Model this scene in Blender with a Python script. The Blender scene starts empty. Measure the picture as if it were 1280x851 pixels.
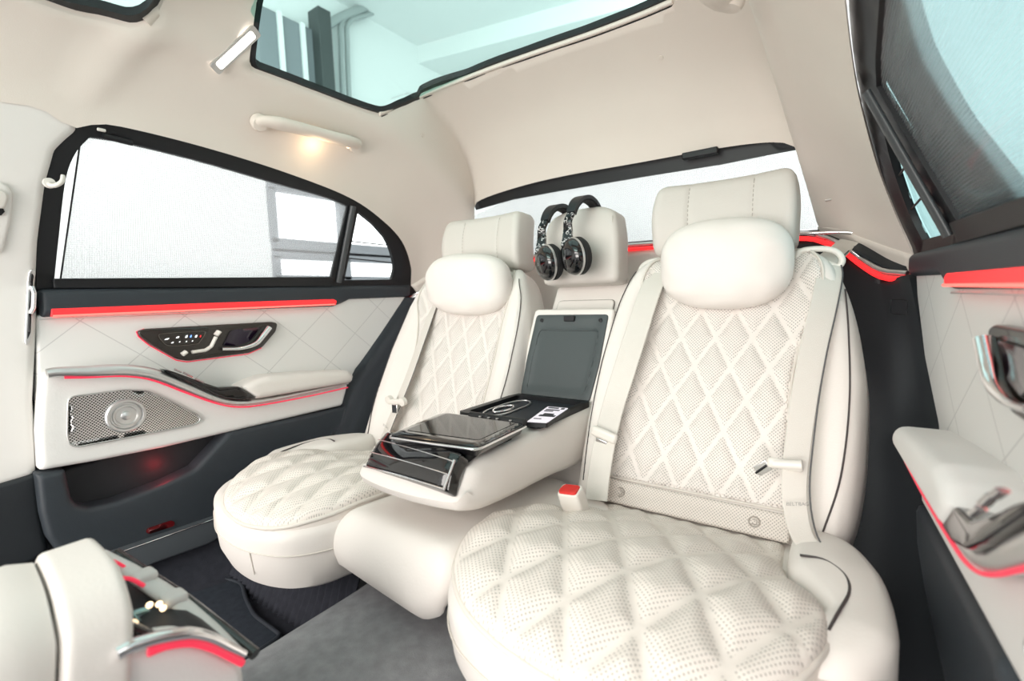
import bpy, bmesh, math, random
import numpy as np
from mathutils import Vector, Matrix
from mathutils.geometry import delaunay_2d_cdt

random.seed(4)
SC = bpy.context.scene
COL = SC.collection

# ------------------------------------------------------------------ camera, world, light, exposure
W, H = 1280.0, 851.0
FPX = 592.476
CAM = np.array([0.60, 0.0, 0.70])
RR = np.array([[0.81692971, -0.02479965, 0.57620381],
               [0.57568935, 0.09526288, -0.81210022],
               [-0.03475103, 0.99514319, 0.09209997]])
cd = bpy.data.cameras.new('camera')
cam = bpy.data.objects.new('camera', cd)
COL.objects.link(cam)
cd.sensor_fit = 'HORIZONTAL'
cd.sensor_width = 36.0
cd.lens = 36.0 * FPX / W
cd.clip_start = 0.01
cd.clip_end = 200
cam.matrix_world = Matrix.Translation(Vector(CAM)) @ Matrix([list(r) for r in RR]).to_4x4()
cd.dof.use_dof = True
cd.dof.focus_distance = 1.05
cd.dof.aperture_fstop = 3.2
SC.camera = cam

SC.view_settings.view_transform = 'Standard'
SC.view_settings.look = 'None'
SC.view_settings.gamma = 1.0
SC.view_settings.use_curve_mapping = False
SC.view_settings.exposure = 0.56

world = bpy.data.worlds.new('world')
SC.world = world
world.use_nodes = True
wn = world.node_tree.nodes
wn['Background'].inputs[0].default_value = (1.0, 0.975, 0.945, 1)
wn['Background'].inputs[1].default_value = 1.0


def lamp(name, loc, target, size, power, color, sy=None):
    l = bpy.data.lights.new(name, 'AREA')
    l.energy = power
    l.color = color
    l.shape = 'RECTANGLE'
    l.size = size
    l.size_y = sy or size
    o = bpy.data.objects.new(name, l)
    COL.objects.link(o)
    o.location = loc
    d = Vector(target) - Vector(loc)
    o.rotation_euler = d.to_track_quat('-Z', 'Y').to_euler()
    return o


# garage lamps left and rear; front, low and right ones are added fill
lamp('front_fill', (0.0, -2.4, 1.75), (0, .8, .6), 2.4, 50, (1, .95, .90), 1.3)  # added fill standing in for daylight through the windscreen
lamp('low_fill', (0.3, -2.3, .45), (-.1, .7, 1.15), 2.0, 35, (1, .95, .90), .8)  # added fill aimed upwards to brighten the headliner
lamp('right_wall_fill', (2.4, 1.2, 2.6), (4.5, 1.5, 1.8), 3.0, 130, (1, .99, .98), .5)  # added fill that brightens the wall outside the right window
lamp('garage_lamp_left', (-2.6, 1.0, 2.5), (-4.6, 1.8, 3.4), 3.0, 30, (1, .99, .98), .5)
lamp('garage_lamp_rear', (0.0, 3.6, 3.4), (0, 6, 1.2), 3.0, 80, (1, .99, .98), .5)

# ------------------------------------------------------------------ pixel -> point helpers


def ray(p):
    return RR @ np.array([p[0] - 640.0, -(p[1] - 425.5), -FPX])


def atp(p, P0, n):
    r = ray(p)
    n = np.array(n, float)
    return CAM + r * (np.dot(np.array(P0, float) - CAM, n) / np.dot(r, n))


def PX(p, x): return atp(p, (x, 0, 0), (1, 0, 0))
def PY(p, y): return atp(p, (0, y, 0), (0, 1, 0))
def PZ(p, z): return atp(p, (0, 0, z), (0, 0, 1))


def project(P):
    v = (np.asarray(P, float) - CAM) @ RR
    return np.stack([640 + FPX * v[..., 0] / -v[..., 2], 425.5 - FPX * v[..., 1] / -v[..., 2]], -1)


# ------------------------------------------------------------------ materials
MATS = {}


def nodes_of(m):
    return m.node_tree.nodes, m.node_tree.links


def mat(name, col, rough=.5, metal=0.0, coat=0.0, spec=.5, emit=None, es=1.0, bump=None, var=None):
    """bump=(scale, strength, detail); var=(scale, amount) mottles the base colour"""
    if name in MATS:
        return MATS[name]
    m = bpy.data.materials.new(name)
    m.use_nodes = True
    n, l = nodes_of(m)
    b = n['Principled BSDF']
    b.inputs['Base Color'].default_value = (*col, 1)
    b.inputs['Roughness'].default_value = rough
    b.inputs['Metallic'].default_value = metal
    b.inputs['Coat Weight'].default_value = coat
    b.inputs['Coat Roughness'].default_value = .03
    b.inputs['Specular IOR Level'].default_value = spec
    if emit:
        b.inputs['Emission Color'].default_value = (*emit, 1)
        b.inputs['Emission Strength'].default_value = es
    tc = None
    if bump or var:
        tc = n.new('ShaderNodeNewGeometry')
    if bump:
        t = n.new('ShaderNodeTexNoise')
        t.inputs['Scale'].default_value = bump[0]
        t.inputs['Detail'].default_value = bump[2] if len(bump) > 2 else 3
        l.new(tc.outputs['Position'], t.inputs['Vector'])
        bm = n.new('ShaderNodeBump')
        bm.inputs['Strength'].default_value = bump[1]
        bm.inputs['Distance'].default_value = .002
        l.new(t.outputs[0], bm.inputs['Height'])
        l.new(bm.outputs[0], b.inputs['Normal'])
    if var:
        t = n.new('ShaderNodeTexNoise')
        t.inputs['Scale'].default_value = var[0]
        t.inputs['Detail'].default_value = 5
        l.new(tc.outputs['Position'], t.inputs['Vector'])
        mx = n.new('ShaderNodeMix')
        mx.data_type = 'RGBA'
        a = var[1]
        mx.inputs[6].default_value = (*[c * (1 - a) for c in col], 1)
        mx.inputs[7].default_value = (*[min(1, c * (1 + a)) for c in col], 1)
        l.new(t.outputs[0], mx.inputs[0])
        l.new(mx.outputs[2], b.inputs['Base Color'])
    MATS[name] = m
    return m


LEA = (0.78, 0.74, 0.70)
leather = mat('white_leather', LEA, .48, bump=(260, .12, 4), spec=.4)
leather_b = mat('white_leather_shaded', (0.64, 0.60, 0.56), .5, bump=(260, .12, 4), spec=.4)  # darker leather copy; grey shading of the headrests is mixed into the colour
doorwhite = mat('door_white', (0.78, 0.77, 0.75), .5, bump=(260, .1, 4), spec=.4)
pillarw = mat('pillar_white', (0.80, 0.775, 0.745), .55, bump=(400, .06), spec=.35)
suede = mat('headliner_suede', (0.80, 0.73, 0.665), .9, bump=(500, .1), spec=.15, var=(6, .03))
suede_d = mat('handle_beige', (0.76, 0.69, 0.62), .6, spec=.3)
slate = mat('slate_leather', (0.030, 0.037, 0.045), .5, bump=(300, .12), spec=.4)
slate_d = mat('slate_plastic', (0.016, 0.019, 0.023), .55, bump=(400, .08), spec=.4)
blackp = mat('black_plastic', (0.008, 0.009, 0.011), .45, spec=.4)
gloss = mat('piano_black', (0.004, 0.004, 0.005), .06, coat=.6)
brownblk = mat('open_pore_black', (0.022, 0.018, 0.015), .22, coat=.3)
chrome = mat('chrome', (0.82, 0.82, 0.83), .14, metal=1)
satin = mat('satin_silver', (0.72, 0.72, 0.72), .38, metal=1)
redled = mat('red_ambient_light', (0.55, .01, .015), .4, emit=(1, .028, .03), es=0.85)
pinkled = mat('pale_red_ambient_light', (0.7, .1, .1), .4, emit=(1, .16, .12), es=1.1)
redline = mat('red_line_light', (0.6, .02, .05), .4, emit=(.62, .035, .07), es=0.6)
carpet = mat('grey_carpet', (0.30, 0.30, 0.315), .95, bump=(900, .8, 2), spec=.1, var=(45, .35))
carpet_d = mat('dark_carpet', (0.036, 0.038, 0.048), .95, bump=(900, .7, 2), spec=.1, var=(60, .3))
rubber = mat('mat_edge', (0.02, 0.025, 0.034), .7, bump=(500, .3))
beltm = mat('belt_webbing', (0.70, 0.67, 0.62), .6, bump=(700, .25), spec=.3)
creamp = mat('cream_plastic', (0.74, 0.71, 0.66), .35, spec=.45)
redp = mat('red_plastic', (0.62, .025, .02), .35)
seamm = mat('seam_shadow', (0.06, 0.05, 0.05), .8)
seaml = mat('cream_piping', (0.70, 0.655, 0.60), .5)
greyp = mat('lid_grey', (0.062, 0.075, 0.078), .42, bump=(600, .15), spec=.4)
wallw = mat('garage_white', (0.86, 0.88, 0.88), .8)
greym = mat('garage_grey', (0.23, 0.25, 0.27), .6)
galv = mat('garage_conduit', (0.42, 0.45, 0.45), .4, metal=.3)
white_e = mat('lamp_white', (1, 1, 1), .5, emit=(1, .93, .82), es=3.5)
warm_e = mat('lamp_warm', (1, .9, .75), .5, emit=(1, .72, .42), es=1.5)
daylight = mat('bright_daylight', (1, 1, 1), .5, emit=(1, 1, 1), es=1.6)
bluee = mat('icon_blue', (.2, .4, 1), .5, emit=(.15, .35, 1), es=1)
icone = mat('icon_white', (.9, .9, .9), .5, emit=(1, 1, 1), es=.6)
whitep = mat('phone_white', (.80, .76, .82), .25, emit=(.9, .82, .9), es=.35)
greybl = mat('phone_print', (.05, .05, .06), .5)
bluegrey = mat('screen_aqua', (.10, .20, .21), .15, coat=.3)


def quilt_mat(name, col, hole, period, smin, dark=.5):
    """perforated leather: dots from a regular lattice, left out along the quilting seams ('seam' = distance to one)"""
    m = bpy.data.materials.new(name)
    m.use_nodes = True
    n, l = nodes_of(m)
    b = n['Principled BSDF']
    b.inputs['Roughness'].default_value = .5
    b.inputs['Specular IOR Level'].default_value = .35
    a = n.new('ShaderNodeAttribute')
    a.attribute_name = 'uvm'
    v = n.new('ShaderNodeTexVoronoi')
    v.voronoi_dimensions = '2D'
    v.inputs['Scale'].default_value = 1.0 / period
    v.inputs['Randomness'].default_value = 0.0
    rot = n.new('ShaderNodeMapping')
    rot.inputs['Rotation'].default_value = (0, 0, math.radians(45))
    l.new(a.outputs['Vector'], rot.inputs['Vector'])
    l.new(rot.outputs[0], v.inputs['Vector'])
    r = n.new('ShaderNodeMapRange')
    r.inputs['From Min'].default_value = hole * .75
    r.inputs['From Max'].default_value = hole * 1.2
    r.inputs['To Min'].default_value = 1
    r.inputs['To Max'].default_value = 0
    l.new(v.outputs['Distance'], r.inputs['Value'])
    s = n.new('ShaderNodeAttribute')
    s.attribute_name = 'seam'
    r2 = n.new('ShaderNodeMapRange')
    r2.inputs['From Min'].default_value = smin
    r2.inputs['From Max'].default_value = smin * 1.25
    l.new(s.outputs['Fac'], r2.inputs['Value'])
    mu = n.new('ShaderNodeMath')
    mu.operation = 'MULTIPLY'
    l.new(r.outputs[0], mu.inputs[0])
    l.new(r2.outputs[0], mu.inputs[1])
    mx = n.new('ShaderNodeMix')
    mx.data_type = 'RGBA'
    mx.inputs[6].default_value = (*col, 1)
    mx.inputs[7].default_value = (*[c * dark for c in col], 1)
    l.new(mu.outputs[0], mx.inputs[0])
    l.new(mx.outputs[2], b.inputs['Base Color'])
    bp = n.new('ShaderNodeBump')
    bp.inputs['Strength'].default_value = .5
    bp.inputs['Distance'].default_value = -.001
    l.new(mu.outputs[0], bp.inputs['Height'])
    l.new(bp.outputs[0], b.inputs['Normal'])
    return m


quilt_back = quilt_mat('perforated_leather_back', (0.77, 0.725, 0.685), .25, .0046, .0036)
quilt_seat = quilt_mat('perforated_leather_seat', (0.79, 0.735, 0.68), .23, .0050, .0036, .6)
band_m = quilt_mat('perforated_leather_band', (0.76, 0.70, 0.645), .25, .0042, .001)
grille_m = mat('speaker_metal', (0.5, 0.5, 0.5), .3, metal=1)


def make_grille():
    m = MATS['speaker_metal']
    n, l = nodes_of(m)
    b = n['Principled BSDF']
    a = n.new('ShaderNodeAttribute')
    a.attribute_name = 'uvm'
    v = n.new('ShaderNodeTexVoronoi')
    v.voronoi_dimensions = '2D'
    v.inputs['Scale'].default_value = 1 / .0045
    v.inputs['Randomness'].default_value = 0
    rot = n.new('ShaderNodeMapping')
    rot.inputs['Rotation'].default_value = (0, 0, math.radians(45))
    l.new(a.outputs['Vector'], rot.inputs['Vector'])
    l.new(rot.outputs[0], v.inputs['Vector'])
    r = n.new('ShaderNodeMapRange')
    r.inputs['From Min'].default_value = .27
    r.inputs['From Max'].default_value = .40
    l.new(v.outputs['Distance'], r.inputs['Value'])
    mx = n.new('ShaderNodeMix')
    mx.data_type = 'RGBA'
    mx.inputs[6].default_value = (.02, .02, .022, 1)
    mx.inputs[7].default_value = (.80, .79, .78, 1)
    l.new(r.outputs[0], mx.inputs[0])
    l.new(mx.outputs[2], b.inputs['Base Color'])


make_grille()


def door_lines():
    """white door leather with the fine stitched lozenge lines"""
    m = bpy.data.materials.new('door_lozenge_leather')
    m.use_nodes = True
    n, l = nodes_of(m)
    b = n['Principled BSDF']
    b.inputs['Roughness'].default_value = .5
    b.inputs['Specular IOR Level'].default_value = .4
    a = n.new('ShaderNodeAttribute')
    a.attribute_name = 'uvm'
    sp = n.new('ShaderNodeSeparateXYZ')
    l.new(a.outputs['Vector'], sp.inputs[0])

    def M(op, x, y=None):
        q = n.new('ShaderNodeMath')
        q.operation = op
        for i, k in enumerate((x, y)):
            if k is None:
                continue
            if isinstance(k, (int, float)):
                q.inputs[i].default_value = k
            else:
                l.new(k, q.inputs[i])
        return q.outputs[0]
    u = M('MULTIPLY', sp.outputs[0], 1 / .20)
    w = M('MULTIPLY', sp.outputs[1], 1 / .17)
    res = None
    for op in ('ADD', 'SUBTRACT'):
        t = M(op, u, w)
        t = M('ABSOLUTE', M('SUBTRACT', M('FRACT', t), .5))
        t = M('LESS_THAN', t, .0085)
        res = t if res is None else M('MAXIMUM', res, t)
    mx = n.new('ShaderNodeMix')
    mx.data_type = 'RGBA'
    mx.inputs[6].default_value = (0.78, 0.77, 0.75, 1)
    mx.inputs[7].default_value = (0.60, 0.59, 0.58, 1)
    l.new(res, mx.inputs[0])
    l.new(mx.outputs[2], b.inputs['Base Color'])
    return m


door_quilt = door_lines()


def glass_mat(name, tint, refl=.06, rough=0.0):
    m = bpy.data.materials.new(name)
    m.use_nodes = True
    n, l = nodes_of(m)
    n.clear()
    out = n.new('ShaderNodeOutputMaterial')
    t = n.new('ShaderNodeBsdfTransparent')
    t.inputs[0].default_value = (*tint, 1)
    g = n.new('ShaderNodeBsdfGlossy')
    g.inputs['Roughness'].default_value = rough
    lw = n.new('ShaderNodeLayerWeight')
    lw.inputs['Blend'].default_value = .12
    mu = n.new('ShaderNodeMath')
    mu.operation = 'MULTIPLY'
    mu.inputs[1].default_value = refl * 4
    l.new(lw.outputs['Fresnel'], mu.inputs[0])
    mx = n.new('ShaderNodeMixShader')
    l.new(mu.outputs[0], mx.inputs[0])
    l.new(t.outputs[0], mx.inputs[1])
    l.new(g.outputs[0], mx.inputs[2])
    l.new(mx.outputs[0], out.inputs[0])
    return m


glass_clear = glass_mat('side_glass', (.96, .98, .98))
glass_aqua = glass_mat('roof_glass', (.80, .935, .915))
glass_tint = glass_mat('tinted_side_glass', (.70, .88, .89), .08)


def mesh_mat(name, col, cover):
    """woven sun-blind cloth: fine threads with open holes between them"""
    m = bpy.data.materials.new(name)
    m.use_nodes = True
    n, l = nodes_of(m)
    b = n['Principled BSDF']
    b.inputs['Roughness'].default_value = .8
    b.inputs['Base Color'].default_value = (*col, 1)
    out = n['Material Output']
    a = n.new('ShaderNodeAttribute')
    a.attribute_name = 'uvm'
    v = n.new('ShaderNodeTexVoronoi')
    v.voronoi_dimensions = '2D'
    v.inputs['Scale'].default_value = 1 / .0042
    v.inputs['Randomness'].default_value = 0
    l.new(a.outputs['Vector'], v.inputs['Vector'])
    r = n.new('ShaderNodeMapRange')
    r.inputs['From Min'].default_value = .2
    r.inputs['From Max'].default_value = .55
    r.inputs['To Min'].default_value = cover * .8
    r.inputs['To Max'].default_value = min(1, cover * 1.2)
    l.new(v.outputs['Distance'], r.inputs['Value'])
    tr = n.new('ShaderNodeBsdfTransparent')
    tl = n.new('ShaderNodeBsdfTranslucent')
    tl.inputs[0].default_value = (*col, 1)
    m1 = n.new('ShaderNodeMixShader')
    m1.inputs[0].default_value = .6
    l.new(b.outputs[0], m1.inputs[1])
    l.new(tl.outputs[0], m1.inputs[2])
    mx = n.new('ShaderNodeMixShader')
    l.new(r.outputs[0], mx.inputs[0])
    l.new(tr.outputs[0], mx.inputs[1])
    l.new(m1.outputs[0], mx.inputs[2])
    l.new(mx.outputs[0], out.inputs[0])
    return m


shade_m = mesh_mat('sun_blind_mesh', (.78, .78, .80), .28)


def graffiti():
    m = bpy.data.materials.new('printed_black')
    m.use_nodes = True
    n, l = nodes_of(m)
    b = n['Principled BSDF']
    b.inputs['Roughness'].default_value = .12
    g = n.new('ShaderNodeNewGeometry')
    v = n.new('ShaderNodeTexVoronoi')
    v.feature = 'DISTANCE_TO_EDGE'
    v.inputs['Scale'].default_value = 120
    l.new(g.outputs['Position'], v.inputs['Vector'])
    t = n.new('ShaderNodeTexNoise')
    t.inputs['Scale'].default_value = 90
    l.new(g.outputs['Position'], t.inputs['Vector'])
    a = n.new('ShaderNodeMath')
    a.operation = 'LESS_THAN'
    a.inputs[1].default_value = .10
    l.new(v.outputs['Distance'], a.inputs[0])
    c = n.new('ShaderNodeMath')
    c.operation = 'GREATER_THAN'
    c.inputs[1].default_value = .52
    l.new(t.outputs[0], c.inputs[0])
    mu = n.new('ShaderNodeMath')
    mu.operation = 'MULTIPLY'
    l.new(a.outputs[0], mu.inputs[0])
    l.new(c.outputs[0], mu.inputs[1])
    mx = n.new('ShaderNodeMix')
    mx.data_type = 'RGBA'
    mx.inputs[6].default_value = (.006, .006, .007, 1)
    mx.inputs[7].default_value = (.55, .53, .53, 1)
    l.new(mu.outputs[0], mx.inputs[0])
    l.new(mx.outputs[2], b.inputs['Base Color'])
    return m


print_m = graffiti()

# ------------------------------------------------------------------ object helpers


def origin(o):
    v = np.zeros(3)
    while o is not None:
        v += np.array(o.location)
        o = o.parent
    return v


def mk(name, V, F, m, parent=None, bevel=0, sub=0, attrs=None, sharp=38, seg=3, solid=0):
    V = np.asarray(V, float).reshape(-1, 3)
    if parent is not None:
        org = origin(parent)
    else:
        lo, hi = V.min(0), V.max(0)
        org = np.array([(lo[0] + hi[0]) / 2, (lo[1] + hi[1]) / 2, lo[2]])
    me = bpy.data.meshes.new(name)
    me.from_pydata((V - org).tolist(), [], [list(map(int, f)) for f in F])
    if attrs:
        for k, val in attrs.items():
            val = np.asarray(val, float)
            t = 'FLOAT' if val.ndim == 1 else 'FLOAT_VECTOR'
            a = me.attributes.new(k, t, 'POINT')
            a.data.foreach_set('value' if t == 'FLOAT' else 'vector', val.ravel())
    bm = bmesh.new()
    bm.from_mesh(me)
    bmesh.ops.recalc_face_normals(bm, faces=bm.faces)
    ang = math.radians(sharp)
    for f in bm.faces:
        f.smooth = True
    for e in bm.edges:
        if len(e.link_faces) == 2:
            try:
                if e.calc_face_angle() > ang and not sub:
                    e.smooth = False
            except ValueError:
                pass
    bm.to_mesh(me)
    bm.free()
    me.materials.append(m)
    o = bpy.data.objects.new(name, me)
    COL.objects.link(o)
    if parent is not None:
        o.parent = parent
    else:
        o.location = org
    if solid:
        s = o.modifiers.new('solid', 'SOLIDIFY')
        s.thickness = solid
        s.offset = 0
    if bevel:
        b = o.modifiers.new('bevel', 'BEVEL')
        b.width = bevel
        b.segments = seg
        b.limit_method = 'ANGLE'
        b.angle_limit = math.radians(35)
    if sub:
        s = o.modifiers.new('sub', 'SUBSURF')
        s.levels = s.render_levels = sub
    return o


def thing(name, label, cat, loc, group=None):
    o = bpy.data.objects.new(name, None)
    COL.objects.link(o)
    o.empty_display_size = .05
    o.location = [float(v) for v in loc]
    o['label'] = label
    o['category'] = cat
    if group:
        o['group'] = group
    return o


def tag(o, label, cat, group=None):
    o['label'] = label
    o['category'] = cat
    if group:
        o['group'] = group
    return o


def structure(o):
    o['kind'] = 'structure'
    return o


def sroot(name, loc):
    o = bpy.data.objects.new(name, None)
    COL.objects.link(o)
    o.location = [float(v) for v in loc]
    o['kind'] = 'structure'
    return o


def cr(P, n, closed=False):
    """Catmull-Rom through P, n points evenly by chord length"""
    P = np.asarray(P, float)
    Q = np.vstack([P[-1:], P, P[:2]]) if closed else np.vstack([2 * P[0] - P[1], P, 2 * P[-1] - P[-2]])
    ns = len(P) if closed else len(P) - 1
    out = []
    K = 16
    for i in range(ns):
        p0, p1, p2, p3 = Q[i:i + 4]
        t = np.linspace(0, 1, K, endpoint=False)[:, None]
        out.append(.5 * (2 * p1 + (p2 - p0) * t + (2 * p0 - 5 * p1 + 4 * p2 - p3) * t * t + (3 * p1 - p0 - 3 * p2 + p3) * t ** 3))
    out = np.vstack(out + [P[:1] if closed else P[-1:]])
    s = np.r_[0, np.cumsum(np.linalg.norm(np.diff(out, axis=0), axis=1))]
    q = np.linspace(0, s[-1], n, endpoint=not closed)
    return np.stack([np.interp(q, s, out[:, k]) for k in range(out.shape[1])], 1)


def lin(P, n):
    P = np.asarray(P, float)
    s = np.r_[0, np.cumsum(np.linalg.norm(np.diff(P, axis=0), axis=1))]
    q = np.linspace(0, s[-1], n)
    return np.stack([np.interp(q, s, P[:, k]) for k in range(P.shape[1])], 1)


def rounded(P, r, k=5):
    """polygon with every corner rounded by about r"""
    P = np.asarray(P, float)
    out = []
    n = len(P)
    for i in range(n):
        a, b, c = P[i - 1], P[i], P[(i + 1) % n]
        d1 = np.linalg.norm(a - b)
        d2 = np.linalg.norm(c - b)
        q = min(r, d1 * .45, d2 * .45)
        s = b + (a - b) / max(d1, 1e-9) * q
        e = b + (c - b) / max(d2, 1e-9) * q
        for t in np.linspace(0, 1, k):
            out.append((1 - t) ** 2 * s + 2 * t * (1 - t) * b + t * t * e)
    return np.array(out)


def densify(P, res):
    P = np.asarray(P, float)
    out = []
    n = len(P)
    for i in range(n):
        a, b = P[i], P[(i + 1) % n]
        d = np.linalg.norm(b - a)
        if d < 1e-7:
            continue
        k = max(1, int(math.ceil(d / res)))
        for j in range(k):
            out.append(a + (b - a) * j / k)
    return np.array(out)


def inside(P, poly):
    x, y = P[:, 0], P[:, 1]
    c = np.zeros(len(P), bool)
    n = len(poly)
    j = n - 1
    for i in range(n):
        xi, yi = poly[i]
        xj, yj = poly[j]
        if yi != yj:
            m = ((yi > y) != (yj > y)) & (x < (xj - xi) * (y - yi) / (yj - yi) + xi)
            c ^= m
        j = i
    return c


def bdist(P, polys):
    d = np.full(len(P), 1e9)
    for poly in polys:
        A = poly
        B = np.roll(poly, -1, axis=0)
        for a, b in zip(A, B):
            ab = b - a
            L = ab @ ab
            if L < 1e-14:
                continue
            t = np.clip(((P - a) @ ab) / L, 0, 1)
            q = P - (a + t[:, None] * ab)
            d = np.minimum(d, np.hypot(q[:, 0], q[:, 1]))
    return d


def triangulate(outer, holes, res, ring=0):
    polys = [outer] + list(holes)
    rings = []
    if ring:
        for poly in polys:
            t = np.roll(poly, -1, axis=0) - np.roll(poly, 1, axis=0)
            nn_ = np.stack([-t[:, 1], t[:, 0]], 1)
            nn_ /= np.maximum(np.linalg.norm(nn_, axis=1), 1e-9)[:, None]
            for k_ in (.07, .22, .45, .72, 1.0):
                Q = poly + nn_ * (ring * k_)
                ok = (bdist(Q, polys) > ring * k_ * .96) & inside(Q, outer)
                rings.append(Q[ok])
        rings = np.vstack(rings)
    lo, hi = outer.min(0), outer.max(0)
    gx = np.arange(lo[0] + res / 2, hi[0], res)
    gy = np.arange(lo[1] + res / 2, hi[1], res * .87)
    G = np.array([(x + (res / 2 if k % 2 else 0), y) for k, y in enumerate(gy) for x in gx]) if len(gx) and len(gy) else np.zeros((0, 2))
    if len(G):
        keep = inside(G, outer)
        for h in holes:
            keep &= ~inside(G, h)
        G = G[keep]
        if len(G):
            G = G[bdist(G, polys) > max(res * .45, ring * 1.0 + res * .3 if ring else 0)]
    if ring and len(rings):
        G = np.vstack([G, rings]) if len(G) else rings
    pts, edges = [], []
    for poly in polys:
        b = len(pts)
        pts += [tuple(p) for p in poly]
        edges += [(b + i, b + (i + 1) % len(poly)) for i in range(len(poly))]
    nb = len(pts)
    allp = [Vector(p) for p in pts] + [Vector(p) for p in G]
    v, e, f, ov, oe, of = delaunay_2d_cdt(allp, edges, [], 0, 1e-7, True)
    P = np.array([(q.x, q.y) for q in v])
    T = np.array([list(t) for t in f])
    cen = P[T].mean(1)
    keep = inside(cen, outer)
    for h in holes:
        keep &= ~inside(cen, h)
    T = T[keep]
    idx = {}
    for new, olds in enumerate(ov):
        for o_ in olds:
            idx[o_] = new
    loops = []
    b = 0
    for poly in polys:
        lp = [idx[b + i] for i in range(len(poly))]
        lp = [a for k, a in enumerate(lp) if a != lp[k - 1]]
        loops.append(lp)
        b += len(poly)
    return P, T, loops


def plate(name, outline, M, m, parent=None, top=None, res=.012, holes=(), skirt=((0, -.01),), back=True, seam=None, edge=None, sharp=38):
    """flat outline (u,v) filled with a fine mesh, raised by top(u,v,dist) and closed down the sides by the skirt steps (inset, dw).
    M(u,v,w) -> world arrays; edge=(r) rounds the rim"""
    outer = densify(outline, min(res, max(edge * .7, .003)) if edge else res)
    area = np.sum(outer[:, 0] * np.roll(outer[:, 1], -1) - outer[:, 1] * np.roll(outer[:, 0], -1))
    if area < 0:
        outer = outer[::-1]
    hs = []
    for h in holes:
        h = densify(h, res)
        a = np.sum(h[:, 0] * np.roll(h[:, 1], -1) - h[:, 1] * np.roll(h[:, 0], -1))
        hs.append(h if a < 0 else h[::-1])
    r = edge or 0
    P, T, loops = triangulate(outer, hs, res, r)
    d = bdist(P, [outer] + hs)
    w = top(P[:, 0], P[:, 1], d) if top else np.zeros(len(P))
    if r:
        q = np.clip(d / r, 0, 1)
        w = w - r * (1 - np.sqrt(np.clip(1 - (1 - q) ** 2, 0, 1)))
    uv = [P]
    ws = [w]
    F = [tuple(t) for t in T]
    count = len(P)
    for li, lp in enumerate(loops):
        B = P[lp]
        t = np.roll(B, -1, axis=0) - np.roll(B, 1, axis=0)
        nrm = np.stack([-t[:, 1], t[:, 0]], 1)
        nrm /= np.maximum(np.linalg.norm(nrm, axis=1), 1e-9)[:, None]
        prev = list(lp)
        wb = w[lp]
        k = len(lp)
        for (ins, dw) in skirt:
            uv.append(B + nrm * ins)
            ws.append(wb + dw)
            cur = list(range(count, count + k))
            count += k
            for i in range(k):
                j = (i + 1) % k
                F.append((prev[i], cur[i], cur[j], prev[j]))
            prev = cur
        if back and not hs:
            F.append(tuple(prev[::-1]))
    UV = np.vstack(uv)
    WW = np.concatenate(ws)
    V = M(UV[:, 0], UV[:, 1], WW)
    at = {'uvm': np.column_stack([UV, np.zeros(len(UV))])}
    if seam is not None:
        sv = seam(UV[:, 0], UV[:, 1])
        sv[len(P):] = 0
        at['seam'] = sv
    return mk(name, V, F, m, parent, attrs=at, sharp=sharp)


def frame_map(o, u, v, w):
    o, u, v, w = (np.asarray(q, float) for q in (o, u, v, w))
    return lambda a, b, c: o + np.outer(a, u) + np.outer(b, v) + np.outer(c, w)


def tube(name, path, r, m, parent=None, n=10, closed=False, flat=1.0, up=None, cap=True):
    """r: number or per-point list; flat squashes the section along 'up'"""
    P = np.asarray(path, float)
    k = len(P)
    R = np.full(k, r, float) if np.isscalar(r) else np.interp(np.linspace(0, 1, k), np.linspace(0, 1, len(r)), r)
    T = np.roll(P, -1, 0) - np.roll(P, 1, 0) if closed else np.gradient(P, axis=0)
    T /= np.maximum(np.linalg.norm(T, axis=1), 1e-9)[:, None]
    a = np.array(up if up is not None else (0.1, .2, 1.0), float)
    V, F = [], []
    for i in range(k):
        if up is not None:
            a = np.array(up, float)
        b = a - T[i] * (a @ T[i])
        b /= max(np.linalg.norm(b), 1e-9)
        a = b
        c = np.cross(T[i], b)
        for j in range(n):
            th = 2 * math.pi * j / n
            V.append(P[i] + R[i] * (c * math.cos(th) + b * math.sin(th) * flat))
    for i in range(k if closed else k - 1):
        for j in range(n):
            A = i * n + j
            B = i * n + (j + 1) % n
            i2 = (i + 1) % k
            F.append((A, B, i2 * n + (j + 1) % n, i2 * n + j))
    if not closed and cap:
        F.append(tuple(range(n))[::-1])
        F.append(tuple((k - 1) * n + j for j in range(n)))
    return mk(name, V, F, m, parent, sharp=60)


def ribbon(name, path, wvec, width, th, m, parent=None, nvec=None):
    P = np.asarray(path, float)
    k = len(P)
    Wv = np.asarray(wvec, float)
    if Wv.ndim == 1:
        Wv = np.tile(Wv, (k, 1))
    T = np.gradient(P, axis=0)
    T /= np.linalg.norm(T, axis=1)[:, None]
    Wv = Wv - T * np.sum(Wv * T, 1)[:, None]
    Wv /= np.linalg.norm(Wv, axis=1)[:, None]
    N = np.cross(T, Wv)
    wd = np.full(k, width, float) if np.isscalar(width) else np.interp(np.linspace(0, 1, k), np.linspace(0, 1, len(width)), width)
    V, F = [], []
    sec = [(-.5, -.5), (-.47, .35), (-.2, .5), (.2, .5), (.47, .35), (.5, -.5)]
    n = len(sec)
    for i in range(k):
        for a, b in sec:
            V.append(P[i] + Wv[i] * wd[i] * a + N[i] * th * b)
    for i in range(k - 1):
        for j in range(n):
            F.append((i * n + j, i * n + (j + 1) % n, (i + 1) * n + (j + 1) % n, (i + 1) * n + j))
    F.append(tuple(range(n))[::-1])
    F.append(tuple((k - 1) * n + j for j in range(n)))
    return mk(name, V, F, m, parent)


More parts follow.
